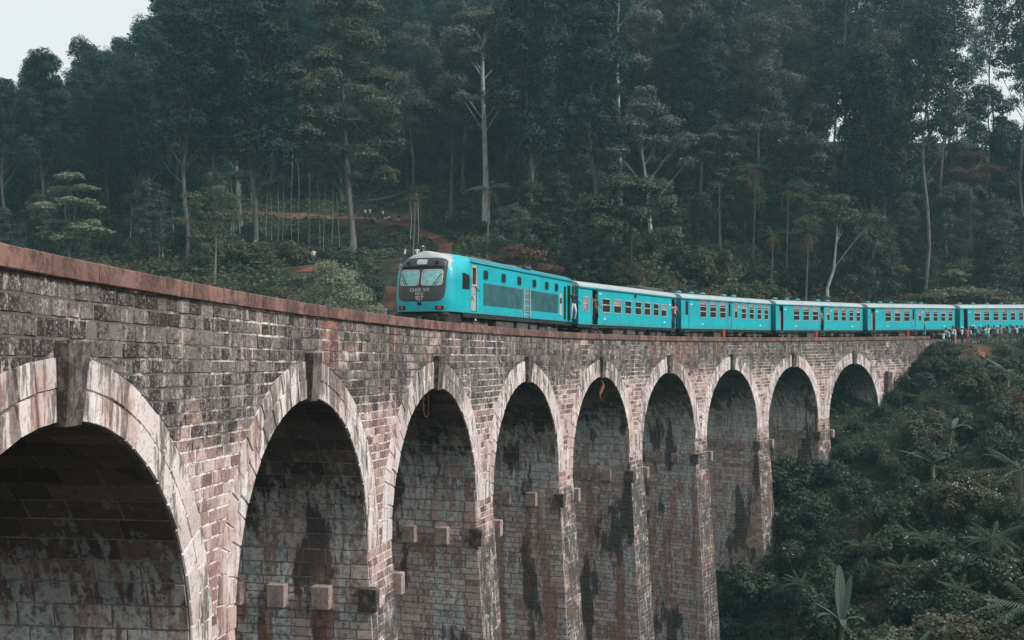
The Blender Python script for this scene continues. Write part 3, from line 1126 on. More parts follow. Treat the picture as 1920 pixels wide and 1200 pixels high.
def door_leaf(par, x0, x1, z0, z1, mat, y=-HW + .03, win=None, ajar=0.0):
    mb = MB()
    mb.box(x0, x1, y, y + .035, BOT + z0, BOT + z1, c=.008)
    d = mb.build('door', mat, par)
    if win:
        mb = MB(); mb.box(x0 + .12, x1 - .12, y - .012, y - .002, BOT + win[0], BOT + win[1], c=.004)
        mb.build('pane', M['glass'], d)
    return d


def bellows(par, x0, x1):
    mb = MB()
    k = 7
    rows = []
    for i in range(k * 2 + 1):
        x = x0 + (x1 - x0) * i / (k * 2)
        w_ = .62 - (.07 if i % 2 else 0)
        t_ = 2.08 - (.07 if i % 2 else 0)
        rows.append([(x, -w_, BOT), (x, -w_, BOT + t_), (x, w_, BOT + t_), (x, w_, BOT)])
    mb.grid(rows)
    mb.build('gangway_bellows', M['rubber'], par)


def vents(par, xs):
    for x in xs:
        mb = MB()
        mb.cyl((x, 0, BOT + EV + CR + .03), (0, 0, 1), .1, .12, 8)
        rows = []
        for r_, z_ in ((.02, .2), (.13, .18), (.22, .12), (.25, .06), (.2, .03)):
            rows.append([(x + r_ * math.cos(a), r_ * math.sin(a), BOT + EV + CR + z_) for a in np.linspace(0, 2 * math.pi, 11)])
        mb.grid(rows)
        mb.build('roof_ventilator', M['cyan_dk'], par)


def plates(par, spots):
    for x, z in spots:
        mb = MB(); mb.box(x - .16, x + .16, -HW - .006, -HW + .001, BOT + z - .04, BOT + z + .04, c=.002)
        mb.build('number_plate', M['white'], par)


CARS = [(46.4, 61.85), (62.5, 77.95), (78.6, 94.05), (94.7, 110.15), (110.8, 126.25)]
CL = 15.45
o_ = -CL / 2
# first carriage behind the locomotive
c2 = car_empty('carriage', *CARS[0], 'turquoise carriage with seven two pane windows, coupled directly behind the locomotive')
wins = [(3.16, 4.4), (4.85, 6.05), (6.55, 7.68), (8.16, 9.3), (9.7, 10.82), (11.25, 12.28), (12.66, 13.74)]
wins = [(a + o_ + .08, b + o_ - .08, .80, 1.55) for a, b in wins]
small = (.62 + o_, 1.26 + o_, .80, 1.55)
drs = [(1.85 + o_, 2.62 + o_, .02, 2.02), (14.66 + o_, 15.27 + o_, .02, 2.02)]
shell(c2, CL, wins + [small] + drs, [(a, b, .8, 1.55) for a, b, _, _ in wins])
roof_mesh(o_ - .02, -o_ + .02, 'roof', [M['roof'], M['cyan_dk']], c2)
for i, (a, b, c, d) in enumerate(wins):
    window(c2, a, b, c, d, bars=(.56,), shutter=.3 if i in (1, 6) else 0)
window(c2, *small, bars=(.55,), shutter=.7)
underframe(c2, o_, -o_)
for xc in (-5.2, 5.2): bogie(c2, xc)
gear(c2, [(-2.6, -1.0, -1.25, -.4, .0, .45), (-.4, .9, -1.25, -.5, .08, .45), (1.6, 2.5, -1.2, -.5, .0, .45)])
for a, b, *_ in drs: steps(c2, a - .05, b + .05); handrail(c2, a - .09, .5, 1.6); handrail(c2, b + .09, .5, 1.6)
bellows(c2, o_ - .68, o_)
plates(c2, [(3.6 + o_, .38), (13.3 + o_, .38), (2.95 + o_, 1.85), (14.35 + o_, 1.6)])
mb = MB(); mb.box(10.2 + o_, 14.4 + o_, -.9, .9, BOT + EV + CR - .12, BOT + EV + CR + .1, c=.06); mb.box(10.6 + o_, 11.6 + o_, -.7, .7, BOT + EV + CR + .1, BOT + EV + CR + .17, c=.02)
mb.build('air_conditioner', M['under_l'], c2)
mb = MB(); mb.box(8.1 + o_, 8.3 + o_, -HW - .1, -HW + .002, BOT + 1.85, BOT + 2.0, c=.02); mb.build('side_lamp', M['dark'], c2)


def coach(i, label, shut, leafs):
    c = car_empty('carriage', *CARS[i], label)
    wn = [(2.8, 3.9), (4.42, 5.5), (6.03, 7.1), (9.8, 10.75), (11.3, 12.2), (12.76, 13.65), (14.14, 15.0)] if i < 4 else [(2.25, 3.28), (3.81, 4.83), (5.4, 6.37), (6.91, 7.81), (8.33, 9.23), (9.79, 10.62), (11.2, 12.1), (12.7, 13.6)]
    wn = [(a + o_ + .06, b + o_ - .06, .88, 2.0) for a, b in wn]
    nar = [(8.66 + o_, 9.12 + o_, .9, 1.95)] if i < 4 else []
    dr = [(.55 + o_, 1.2 + o_, .02, 2.05)] + ([(7.5 + o_, 8.1 + o_, .02, 2.05)] if i < 4 else [])
    shell(c, CL, wn + nar + dr, [(a, b, .88, 2.0) for a, b, _, _ in wn])
    roof_mesh(o_ - .02, -o_ + .02, 'roof', [M['roof'], M['cyan_dk']], c)
    for k, (a, b, z0, z1) in enumerate(wn):
        window(c, a, b, z0, z1, bars=(.36, .68), shutter=.24 if (k + i) % 4 else .34)
    for a, b, z0, z1 in nar:
        window(c, a, b, z0, z1, bars=(.5,), shutter=.5)
    for k, (a, b, z0, z1) in enumerate(dr):
        if leafs[k] == 'shut':
            door_leaf(c, a + .01, b - .01, .03, 2.03, M['cyan'], win=(1.0, 1.95))
        elif leafs[k] == 'grey':
            door_leaf(c, a + .12, b - .01, .03, 1.6, M['shutter'], y=-HW + .2)
        steps(c, a - .05, b + .05); handrail(c, a - .09, .5, 1.6); handrail(c, b + .09, .5, 1.6)
    underframe(c, o_, -o_)
    for xc in (-5.2, 5.2): bogie(c, xc)
    gear(c, [(-2.3, -1.2, -1.25, -.4, .0, .45), (1.9, 2.5, -1.25, -.5, .08, .45), (.6, 1.1, -1.2, -.8, .12, .45)])
    mb = MB(); mb.cyl((6.75 + o_, -HW + .02, .22), (0, 0, 1), .13, .5, 10); mb.cyl((6.75 + o_, -HW + .02, .5), (0, 0, 1), .09, .1, 8)
    mb.build('fire_extinguisher', M['red'], c)
    vents(c, [2.2 + o_, 4.2 + o_, 6.0 + o_, 9.6 + o_, 11.4 + o_] if i < 4 else [1.8 + o_, 4 + o_, 6.4 + o_, 8.8 + o_, 11 + o_])
    bellows(c, o_ - .68, o_)
    plates(c, [(3.3 + o_, .36), (13.4 + o_, .36), (1.55 + o_, 1.75)] + ([(9.45 + o_, 1.75)] if i < 4 else []))
    return c


c3 = coach(1, 'turquoise carriage with tall shuttered windows and both doors shut, third vehicle from the front', .24, ['shut', 'shut'])
c4 = coach(2, 'turquoise carriage with a person standing in its middle doorway, fourth vehicle from the front', .24, ['grey', 'open'])
c5 = coach(3, 'turquoise carriage passing the end of the parapet, fifth vehicle from the front', .24, ['grey', 'shut'])
c6 = coach(4, 'turquoise carriage cut off by the right edge, behind the crowd on the bank', .24, ['open', 'open'])

# ---- locomotive -----------------------------------------------------------------
LS0, LS1 = 29.65, 45.75
loco = car_empty('locomotive', LS0, LS1, 'turquoise locomotive with rounded nose, black front panel and twin windscreens, leading the train')
LL = LS1 - LS0
lo = -LL / 2
lp = lo + .68
LB, LE, LT = .70, 2.98, 3.33        # body bottom, eave, roof crown above the coping line


ZR = 2.05


def hwz(z):
    if z <= ZR: return HW - .02 - .10 * max(0, (1.3 - z)) ** 1.5
    t = min(1, (z - ZR) / (LT - ZR))
    return (HW - .02) * max(0, 1 - t ** 2.5) ** .5 + .012


def hwb(z):
    if z <= LE: return HW - .02
    t = min(1, (z - LE) / (LT - LE))
    return HW * math.sqrt(max(0, 1 - t ** 2.0)) * .985 + .012


def xfz(z):
    t = (z - LB) / (LT - LB)
    return .06 * (1 - t) ** 2 * 0 + .62 * max(0, t - .2) ** 1.6 + 1.5 * max(0, t - .80) ** 1.5 + .08 * max(0, .2 - t) * 5 * .5


NC, NP = .75, 2.8


def front_x(y, z):
    w_ = max(hwz(z), .02)
    u = min(1, abs(y) / w_)
    return lo + xfz(z) + NC * (1 - (1 - u ** NP) ** (1 / NP))


def yz_patch(name, y0, y1, z0, z1, off, mat, par, r=.15, n=14, m=10, ring=None):
    """a sheet that follows the nose, with rounded corners and real thickness; ring = inner fraction for a frame"""
    mb = MB()
    K = 44
    def outline(k_, sc_):
        cy, cz, a, b = (y0 + y1) / 2, (z0 + z1) / 2, (y1 - y0) / 2 * sc_, (z1 - z0) / 2 * sc_
        t = 2 * math.pi * k_ / K
        e = .32
        return cy + a * math.copysign(abs(math.cos(t)) ** e, math.cos(t)), cz + b * math.copysign(abs(math.sin(t)) ** e, math.sin(t))
    rings = [1.0, 1.0, .92, .84, .76, .68, .6, .5, .4, .3, .2, .1, .02] if ring is None else [1.0, 1.0, ring, ring]
    offs = [-.03] + [off] * (len(rings) - 1)
    if ring is not None: offs[-1] = -.02
    for sc_, of in zip(rings, offs):
        row = []
        for k in range(K + 1):
            y, z = outline(k % K, sc_)
            row.append((front_x(y, z) - of, y, z))
        mb.v += row
    w_ = K + 1
    for i in range(len(rings) - 1):
        for k in range(K):
            mb.f.append([i * w_ + k, i * w_ + k + 1, (i + 1) * w_ + k + 1, (i + 1) * w_ + k]); mb.m.append(0)
    return mb.build(name, mat, par, smooth=False)


# body: nose and flanks in one skin
ops_lo = []
mb = MB()
zs = list(np.linspace(LB, LE, 26)) + list(LE + (LT - LE) * np.sin(np.linspace(0, math.pi / 2, 12))[1:])
us = np.sin(np.linspace(-math.pi / 2, math.pi / 2, 45))
rows = []
for z in zs:
    w_ = hwz(z)
    wb = hwb(z); xe = front_x(w_, z)
    side = [(xe + (lo + 2.2 - xe) * q, w_ + (wb - w_) * (q * q * (3 - 2 * q)), z) for q in (.2, .4, .6, .8, 1.0)]
    r = [(a, -b, c) for a, b, c in side[::-1]] + [(front_x(u * w_, z), u * w_, z) for u in us] + side
    rows.append(r)
mb.grid(rows)
for fi, f_ in enumerate(mb.f):
    cx_ = sum(mb.v[q][0] for q in f_) / 4; cz_ = sum(mb.v[q][2] for q in f_) / 4; cy_ = sum(mb.v[q][1] for q in f_) / 4
    if cz_ > LB + 1.95 + max(0, (cx_ - lo - .5)) * .55 and cx_ < lo + 1.7: mb.m[fi] = 1
nose = mb.build('nose', [M['cyan'], M['silver']], loco, smooth=True)
mb = MB()
LH = LE - LB
sv = BOT; BOT = LB
ld = [(1.55 + lo + .5, 2.2 + lo + .1, .05, 2.15)]
lops = [(1.62 + lp, 2.18 + lp, .08, 2.1), (14.04 + lp, 14.45 + lp, .1, 1.9), (14.66 + lp, 15.2 + lp, .05, 2.0)]
wall_boxes(mb, lo + 2.2, -lo, [(a, b, c, d) for a, b, c, d in lops], -HW + .02, -HW + .07, LH)
wall_boxes(mb, lo + 2.2, -lo, [], HW - .07, HW - .02, LH)
mb.box(-lo - .05, -lo, -HW + .071, HW - .071, LB, LE - .01)
mb.box(lo + 2.2, -lo, -HW + .08, HW - .08, LB, LB + .05)
mb.build('body', M['cyan'], loco)
# roof: turquoise cove, pale crown
mb = MB(); rows = []
K = 20
for x in np.linspace(lo + 2.19, -lo, 12):
    rows.append([(x, -math.cos(math.pi * k / K) * HW * 1.005, LE + math.sin(math.pi * k / K) * (LT - LE)) for k in range(K + 1)])
mb.grid(rows)
nb = len(mb.f)
mb.m = [(1 if 4 <= (i % K) < 16 else 0) for i in range(nb)]
b = len(mb.v)
mb.v += [(-lo, -math.cos(math.pi * k / K) * HW * 1.005, LE + math.sin(math.pi * k / K) * (LT - LE)) for k in range(K + 1)]
mb.f.append([b + k for k in range(K + 1)]); mb.m.append(0)
mb.box(lo + 2.2, -lo, -HW - .03, -HW + .02, LE - .05, LE, m=0)
mb.build('roof', [M['cyan_dk'], M['roof']], loco, smooth=True)
yz_patch('front_panel', -1.12, 1.12, LB + .44, LB + 2.32, .028, M['mask'], loco)
for y0, y1 in ((-1.0, -.05), (.05, 1.0)):
    f = yz_patch('windscreen', y0, y1, LB + 1.10, LB + 1.80, .045, M['frame'], loco, ring=.9)
    yz_patch('pane', y0 + .06, y1 - .06, LB + 1.14, LB + 1.76, .034, M['screen'], f)
    yw = y0 + .12 if y0 > 0 else y1 - .12
    s_ = 1 if y0 > 0 else -1
    a, b_ = (s_ * .95, s_ * .62)
    mb = MB(); mb.tube([(front_x(a, LB + 1.55) - .07, a, LB + 1.62), (front_x(b_, LB + 1.14) - .07, b_, LB + 1.13)], .013, 5)
    mb.tube([(front_x(a, LB + 1.55) - .065, a - s_ * .03, LB + 1.4), (front_x(b_, LB + 1.14) - .065, b_ + s_ * .1, LB + 1.13)], .010, 5)
    mb.build('wiper', M['dark'], f)
yz_patch('visor', -1.0, 1.0, LB + 1.84, LB + 1.96, .05, M['dark'], loco)
yz_patch('headlight', -.24, .24, LB + 2.02, LB + 2.24, .05, M['lamp'], loco)
for y0 in (-.76, .60):
    yz_patch('marker_light', y0, y0 + .16, LB + 2.02, LB + 2.16, .05, M['dark'], loco)
for y0 in (-1.05, .72):
    f = yz_patch('lamp_recess', y0, y0 + .34, LB + .08, LB + .24, .02, M['dark'], loco)
    yz_patch('tail_lamp', y0 + .1, y0 + .24, LB + .11, LB + .21, .035, M['red'], f)
yz_patch('coupler_flap', -.09, .09, LB + .27, LB + .40, .03, M['dark'], loco)
mb = MB()
yz = []
mb.box(lo + .15, lo + 1.6, -1.25, 1.25, .05, LB - .002, c=.1)
mb.box(lo - .25, lo + .15, -.12, .12, .25, .5, c=.03)
for y in (-.85, .85):
    mb.cyl((lo - .12, y, .38), (1, 0, 0), .07, .5, 8); mb.cyl((lo - .38, y, .38), (1, 0, 0), .2, .05, 14)
mb.build('buffer_beam', M['under'], loco)


def text(body, size, z, mat):
    cu = bpy.data.curves.new('lettering', 'FONT')
    cu.body = body; cu.size = size; cu.align_x = 'CENTER'; cu.extrude = .004
    t = bpy.data.objects.new('t', cu); COL.objects.link(t)
    dg = bpy.context.evaluated_depsgraph_get()
    me = bpy.data.meshes.new_from_object(t.evaluated_get(dg))
    bpy.data.objects.remove(t)
    me.name = 'lettering'; me.materials.clear(); me.materials.append(mat)
    o = link('lettering', me, loco)
    o.matrix_local = Matrix(((0, 0, -1, front_x(.1, z) - .032), (-1, 0, 0, 0), (0, 1, 0, z), (0, 0, 0, 1)))


text('CLASS  S12', .19, LB + .86, M['white'])
text('MCG', .17, LB + .70, M['white'])
text('927', .25, LB + .49, M['white'])
# flank details
NY = -HW + .02
mb = MB()
for x0, x1, z0, z1 in ((1.62, 1.7, .05, 2.15), (2.12, 2.2, .05, 2.15), (1.7, 2.12, 2.05, 2.15), (1.7, 2.12, .05, .13), (1.7, 2.12, .98, 1.06)):
    pass
f = window(loco, 1.70 + lp, 2.10 + lp, 1.28, 2.02, y=NY, bars=(), fr=.08)
mb = MB(); mb.box(1.63 + lp, 2.17 + lp, NY + .02, NY + .05, LB + .1, LB + 1.2, c=.01); mb.box(1.73 + lp, 2.07 + lp, NY + .0, NY + .02, LB + .85, LB + 1.12)
dd_ = mb.build('cab_door', M['silver'], loco)
mb = MB(); mb.box(1.70 + lp, 1.74 + lp, NY - .04, NY + .02, LB + .6, LB + .75); mb.build('handle', M['dark'], dd_)
for x in (1.59, 2.21): handrail(loco, x + lp, .1, 1.6, y=NY)
# cab side window ahead of the door, opened
mb = MB()
xa, xb = lo + 1.35, lo + 2.1
rows = []
for x in np.linspace(xa, xb, 6):
    r_ = []
    for z in np.linspace(LB + 1.02, LB + 1.72, 4):
        w_ = hwz(z); u = (max(0, 1 - (1 - min(1, (x - lo - xfz(z)) / NC)) ** NP)) ** (1 / NP)
        r_.append((x, -(w_ * u + .012), z))
    rows.append(r_)
mb.grid(rows); cw = mb.build('cab_side_window', M['dark'], loco)
for px_, kk in ((lp + 3.2, 0), (lp + 5.34, 1), (lp + 7.37, 2), (lp + 9.46, 3), (lp + 11.3, 4), (lp + 12.82, 5)):
    mb = MB(); mb.box(px_ - .27, px_ + .27, NY - .012, NY + .002, LB + 1.58, LB + 1.98, c=.004)
    # rounded porthole
    mb = MB(); K = 20; b = 0
    for of, sc_ in ((0, 1.12), (.02, 1.12), (.02, 1.0), (.006, 1.0)):
        for k in range(K):
            t = 2 * math.pi * k / K
            mb.v.append((px_ + .26 * sc_ * math.copysign(abs(math.cos(t)) ** .5, math.cos(t)), NY - of, LB + 1.78 + .2 * sc_ * math.copysign(abs(math.sin(t)) ** .5, math.sin(t))))
    for i in range(3):
        for k in range(K):
            mb.f.append([i * K + k, i * K + (k + 1) % K, (i + 1) * K + (k + 1) % K, (i + 1) * K + k]); mb.m.append(0)
    mb.f.append([3 * K + k for k in range(K)]); mb.m.append(1)
    mb.build('porthole', [M['cyan_dk'], M['glass']], loco)
for x0, x1 in ((2.95, 7.85), (8.95, 13.1)):
    mb = MB()
    mb.box(x0 + lp, x1 + lp, NY - .012, NY + .002, LB + .40, LB + 1.42, c=.003)
    g_ = mb.build('radiator_grille', M['grille'], loco)
    mb = MB()
    for x in np.arange(x0 + .04, x1, .09):
        mb.box(x + lp, x + lp + .03, NY - .03, NY - .013, LB + .42, LB + 1.40)
    mb.build('grille_slats', M['grille'], g_)
mb = MB()
mb.box(7.95 + lp, 8.03 + lp, NY - .06, NY + .0, LB + .05, LB + 1.5); mb.box(8.75 + lp, 8.83 + lp, NY - .06, NY + .0, LB + .05, LB + 1.5)
for z in (.12, .3, .6, .9, 1.2): mb.box(8.03 + lp, 8.75 + lp, NY - .04, NY - .01, LB + z, LB + z + .03)
mb.box(8.08 + lp, 8.7 + lp, NY - .02, NY + .002, LB + .35, LB + 1.4, m=1)
mb.build('ladder', [M['silver'], M['grille']], loco)
mb = MB(); mb.box(13.32 + lp, 13.72 + lp, NY - .02, NY + .002, LB + .3, LB + 1.5, c=.005); v_ = mb.build('vent_panel', M['silver'], loco)
mb = MB(); mb.box(13.38 + lp, 13.66 + lp, NY - .028, NY - .021, LB + .95, LB + 1.25); mb.build('vent_hole', M['dark'], v_)
mb = MB(); mb.box(14.05 + lp, 14.44 + lp, NY + .06, NY + .09, LB + .1, LB + 1.9); mb.build('inner_door', M['dark'], loco)
mb = MB(); mb.box(14.5 + lp, 15.3 + lp, NY + .5, NY + .53, LB + .1, LB + 2.0); mb.build('vestibule_wall', M['dark'], loco)
mb = MB(); mb.box(lo + 1.5, -lo, NY + .03, NY + .09, LB - .2, LB - .002); mb.box(lo + 1.5, -lo, -NY - .09, -NY - .03, LB - .2, LB - .002); mb.box(lo + 1.6, -lo, NY + .1, -NY - .1, LB - .15, LB - .003)
mb.build('underframe', M['under'], loco)
BOT = sv
for xc in (-4.7, 5.0): bogie(loco, xc)
gear(loco, [(-2.6, -.4, -1.25, .6, -.05, .45), (.1, 1.6, -1.25, .6, .0, .48), (2.1, 3.0, -1.2, -.3, .05, .45)])
mb = MB(); mb.box(lo + 9.0, lo + 9.9, -.5, .5, LT - .03, LT + .07, c=.02); mb.box(lo + 4, lo + 6.4, -.6, .6, LT - .03, LT + .06, c=.02); mb.box(lo + 9.0, lo + 9.9, -1.32, -.9, LE + .18, LE + .34, c=.02)
mb.build('roof_hatch', M['under_l'], loco)
mb = MB()
import_r = random.Random(3)
mb.cyl((lo + 2.9, -HW + .08, LB - .28), (0, 1, 0), .05, .05, 10)
mb.build('marker_lamp', M['white'], loco)
# ------------------------------------------------------------------ vegetation
def unit(v):
    return v / (np.linalg.norm(v, axis=-1, keepdims=True) + 1e-9)


def leaves(P, Nr, size, slim=.3, rg=rng):
    """diamond leaves at P with rough normals Nr"""
    n = len(P)
    nr = unit(Nr + rg.normal(0, .55, (n, 3)))
    t = unit(np.cross(nr, rg.normal(0, 1, (n, 3))))
    b = np.cross(nr, t)
    sz = (size * rg.uniform(.6, 1.35, n))[:, None]
    droop = np.array([0, 0, -1.0]) * sz * .12
    return np.stack([P - t * sz * .5 + droop, P + b * sz * slim, P + t * sz * .5 + droop, P - b * sz * slim], 1).reshape(-1, 3)


def clump(c, rx, rz, n, rg=rng, under=.25):
    d = unit(rg.normal(0, 1, (int(n * 1.7), 3)))
    keep = (d[:, 2] > -.15) | (rg.random(len(d)) < under)
    d = d[keep][:n]
    ph = rg.uniform(0, 6.28, 4)
    lump = 1 + .16 * np.sin(d[:, 0] * 5 + ph[0]) + .16 * np.sin(d[:, 1] * 5.5 + ph[1]) + .1 * np.sin(d[:, 2] * 7 + ph[2])
    r = (.45 + .55 * rg.random(len(d)) ** .45) * lump
    P = np.array(c) + d * r[:, None] * np.array([rx, rx, rz])
    return P, d * np.array([1, 1, 1.4]) + np.array([0, 0, .5])


def qmesh(name, V, mat):
    n = len(V) // 4
    return mesh_np(name, V, np.arange(n * 4).reshape(n, 4), mats=[mat])


def tree_mesh(seed, H, cb, cr, ncl, clr, flat, lv, leaf, mat, bark, tr=.3, prof='cone', lean=.02, limbs=True, slim=.3):
    rg = np.random.default_rng(seed)
    ph = rg.uniform(0, 6.28)
    path = [np.array([lean * H * (k / 8) * math.cos(ph) + .012 * H * math.sin(k * 1.3 + ph), lean * H * (k / 8) * math.sin(ph) + .01 * H * math.cos(k * 1.1 + ph), H * .96 * k / 8]) for k in range(9)]
    mb = MB()
    mb.tube([tuple(p - [0, 0, 1.5 * (k == 0)]) for k, p in enumerate(path)], [tr * (1.35 if k == 0 else 1) * (1 - .8 * k / 8) for k in range(9)], 7)
    PP, NN = [], []
    for i in range(ncl):
        t = cb + (1 - cb) * ((i + rg.random()) / ncl)
        u = (t - cb) / (1 - cb)
        if prof == 'cone': w_ = .35 + .65 * math.sin(min(1, (1.06 - u) * 1.5) * math.pi / 2)
        elif prof == 'dome': w_ = math.sin(math.pi * (.25 + .72 * u)) ** .7
        else: w_ = .5 + .5 * math.sin(u * 9 + seed) ** 2 * (1.1 - .5 * u)
        a = i * 2.4 + rg.uniform(-.5, .5)
        rr = cr * w_ * math.sqrt(rg.uniform(.12, 1.0))
        ax = path[min(8, int(t * 8))]
        c = np.array([ax[0] + rr * math.cos(a), ax[1] + rr * math.sin(a), H * t])
        k_ = rg.uniform(.5, 1.35)
        P, N_ = clump(c, clr * k_, clr * k_ * flat, int(lv * k_ * k_), rg)
        PP.append(P); NN.append(N_)
        if limbs and rr > .6:
            z0 = max(.1 * H, H * t - rr * rg.uniform(.7, 1.5) - .5)
            b0 = path[min(8, int(z0 / H * 8.3))]
            mid = (np.array([b0[0], b0[1], z0]) * .5 + c * .5) + [0, 0, -.12 * rr]
            mb.tube([(b0[0], b0[1], z0), tuple(mid), tuple(c)], [tr * .32 * (1 - .5 * t), tr * .22 * (1 - .5 * t), .03], 5, cap=False)
    P = np.concatenate(PP); N_ = np.concatenate(NN)
    return mb.build('trunk', bark, link_it=False, smooth=True), qmesh('crown', leaves(P, N_, leaf, slim, rg), mat)


def put_tree(meshes, name, x, y, rz=0, sc=1.0, label=None, cat='tree', group=None, dz=0.0, z=None):
    e = empty(name, (x, y, (float(gz(x, y)) if z is None else z) + dz), rz, label, cat, group)
    e.scale = (sc, sc, sc) if not hasattr(sc, '__len__') else sc
    link('trunk', meshes[0], e); link('crown', meshes[1], e)
    return e


FOR = []
for i in range(5):
    FOR.append(tree_mesh(40 + i, 30, .36 + .03 * i, 3.9 - .25 * (i % 3), 46, 1.75, .8, 900, .27, M['leaf_pine'], M['bark_mid'], .30, prof='cone', slim=.4))
for i in range(3):
    FOR.append(tree_mesh(60 + i, 29, .42, 4.4, 30, 2.1, .7, 1150, .26, M['leaf_euc'], M['bark_mid'], .28, prof='dome', lean=.04, slim=.4))
for i in range(3):
    FOR.append(tree_mesh(70 + i, 17, .12, 3.9, 34, 1.6, .75, 700, .27, M[('leaf_pine', 'leaf_dense', 'leaf_euc')[i]], M['bark_dark'], .22, prof='cone', slim=.4))
for i in range(3):
    FOR.append(tree_mesh(75 + i, 33, .58, 3.2, 26, 1.6, .75, 480, .27, M['leaf_pine'], M['bark_mid'], .26, prof='cone', slim=.4))
MID = [tree_mesh(80 + i, 12, .2, 3.3, 30, 1.3, .7, 600, .22, M[m_], M['bark_dark'], .17, prof=p_, slim=.4) for i, (m_, p_) in enumerate((('leaf_dense', 'dome'), ('leaf_warm', 'dome'), ('leaf_euc', 'cone'), ('leaf_shrub2', 'dome'), ('leaf_dense', 'cone')))]

cleared = [(-33, -5, 100, 171), ]
cam_margin = .50


HERO = [(35, 116.5, .016), (25.8, 133, .012), (16.4, 131, .024), (48.5, 117.5, .06), (30, 133, .011), (33.6, 131, .011), (-18.8, 125, .03), (-3.6, 138, .022), (14.6, 146, .012), (64.5, 150, .02), (32, 116.5, .01), (28.3, 117, .01), (-46.5, 112, .03), (-31.5, 113, .025), (-2.9, 120, .016), (-8.6, 152, .03)]


def hides(x, y):
    return any(y < hy + 1.5 and y > hy - 45 and abs(x / y - hx / hy) < w_ for hx, hy, w_ in HERO)


def in_view(x, y, m=1.10):
    return abs(x) < .4795 * y * m + 4


pl = []
rowy = 124.0
rr_ = random.Random(5)
k = 0
while rowy < 262:
    x = -.56 * rowy + rr_.uniform(0, 6)
    while x < .56 * rowy:
        px_, py_ = x + rr_.uniform(-2.6, 2.6), rowy + rr_.uniform(-3, 3)
        ok = True
        if -46 < px_ < -3 and py_ < 168: ok = rr_.random() < .06
        if hides(px_, py_): ok = False
        if px_ < -36 and py_ < 140: ok = rr_.random() < .35
        if px_ > -3 and py_ < 146: ok = rr_.random() < .25
        if px_ > 50 and py_ > 188: ok = rr_.random() < .30
        if px_ > 50 and 150 < py_ <= 188: ok = rr_.random() < .42
        if px_ < -85 and py_ > 225: ok = rr_.random() < .5
        if ok and not hides(px_, py_): pl.append((px_, py_))
        x += 8.8 + (rowy - 124) * .018
    rowy += 7.6 + (rowy - 124) * .03
print('forest trees', len(pl))
for i, (x, y) in enumerate(pl):
    kind = rr_.choice([0, 1, 2, 3, 4, 0, 1, 2, 5, 6, 7]) if x > -30 else rr_.choice([0, 1, 2, 3, 4, 0, 1, 2, 3, 6])
    sc = rr_.uniform(.85, 1.16)
    row = x / y
    if x > 46 and kind < 5: kind = 11 + kind % 3
    if row < -.33: sc *= .80
    if row < -.40: sc *= .80
    nm, kw, lb, gp = ('pine_tree', 'pine', 'tall dark green pine', 'pines') if kind not in (5, 6, 7) else ('eucalyptus_tree', 'eucalyptus', 'tall grey green billowy eucalyptus', 'eucalyptus trees')
    put_tree(FOR[kind], nm, x, y, rr_.uniform(0, 6.28), (sc, sc, sc * rr_.uniform(.92, 1.12)), lb + ' in the dense forest covering the hillside', 'tree', gp + ' of the hillside forest')
# shorter bushy trees filling the wood below the high crowns
k = 0
for x0 in np.arange(-128, 128, 7.4):
    for y0 in (150, 163, 178, 195, 214, 232, 246):
        x, y = x0 + rr_.uniform(-3.2, 3.2), y0 + rr_.uniform(-5, 5)
        if not in_view(x, y, 1.05): continue
        if -46 < x < -3 and y < 172: continue
        if hides(x, y): continue
        if x > 44 and y > 172: continue
        if x > -60 and x < 60 and y > 200 and rr_.random() < .35: continue
        kind = rr_.choice([8, 9, 10, 8, 9])
        sc = rr_.uniform(.7, 1.15)
        put_tree(FOR[kind], 'bushy_tree', x, y, rr_.uniform(0, 6.28), sc, 'shorter bushy tree filling the gaps between the tall trunks of the hillside forest', 'tree', 'bushy trees between the trunks of the hillside forest')
        k += 1
print('fill', k)

# smaller trees along the foot of the hill
lowp = []
for x in np.arange(-62, 75, 5.2):
    for y0 in (112, 121, 131, 141):
        px_, py_ = x + rr_.uniform(-2.3, 2.3), y0 + rr_.uniform(-3.4, 3.4) + max(0, x - 20) * .1
        if not in_view(px_, py_): continue
        s_, d_ = SD(px_, py_)
        if d_ < 11 or hides(px_, py_): continue
        if -30 < px_ < -4 and py_ < 172: continue
        if -62 < px_ < -30 and rr_.random() < .45: continue
        lowp.append((px_, py_))
for i, (x, y) in enumerate(lowp):
    kind = rr_.randrange(5)
    sc = rr_.uniform(.45, .95)
    if x < 0: sc *= .8
    d_ = {0: 'small dark glossy tree', 1: 'small olive green tree', 2: 'small grey green tree', 3: 'small brownish tree', 4: 'small dark glossy tree'}[kind]
    put_tree(MID[kind], 'understorey_tree', x, y, rr_.uniform(0, 6.28), sc, d_ + ' at the foot of the forested hill behind the train', 'tree', {0: 'dark', 1: 'olive', 2: 'grey green', 3: 'brownish', 4: 'dark'}[kind] + ' understorey trees at the foot of the hill')


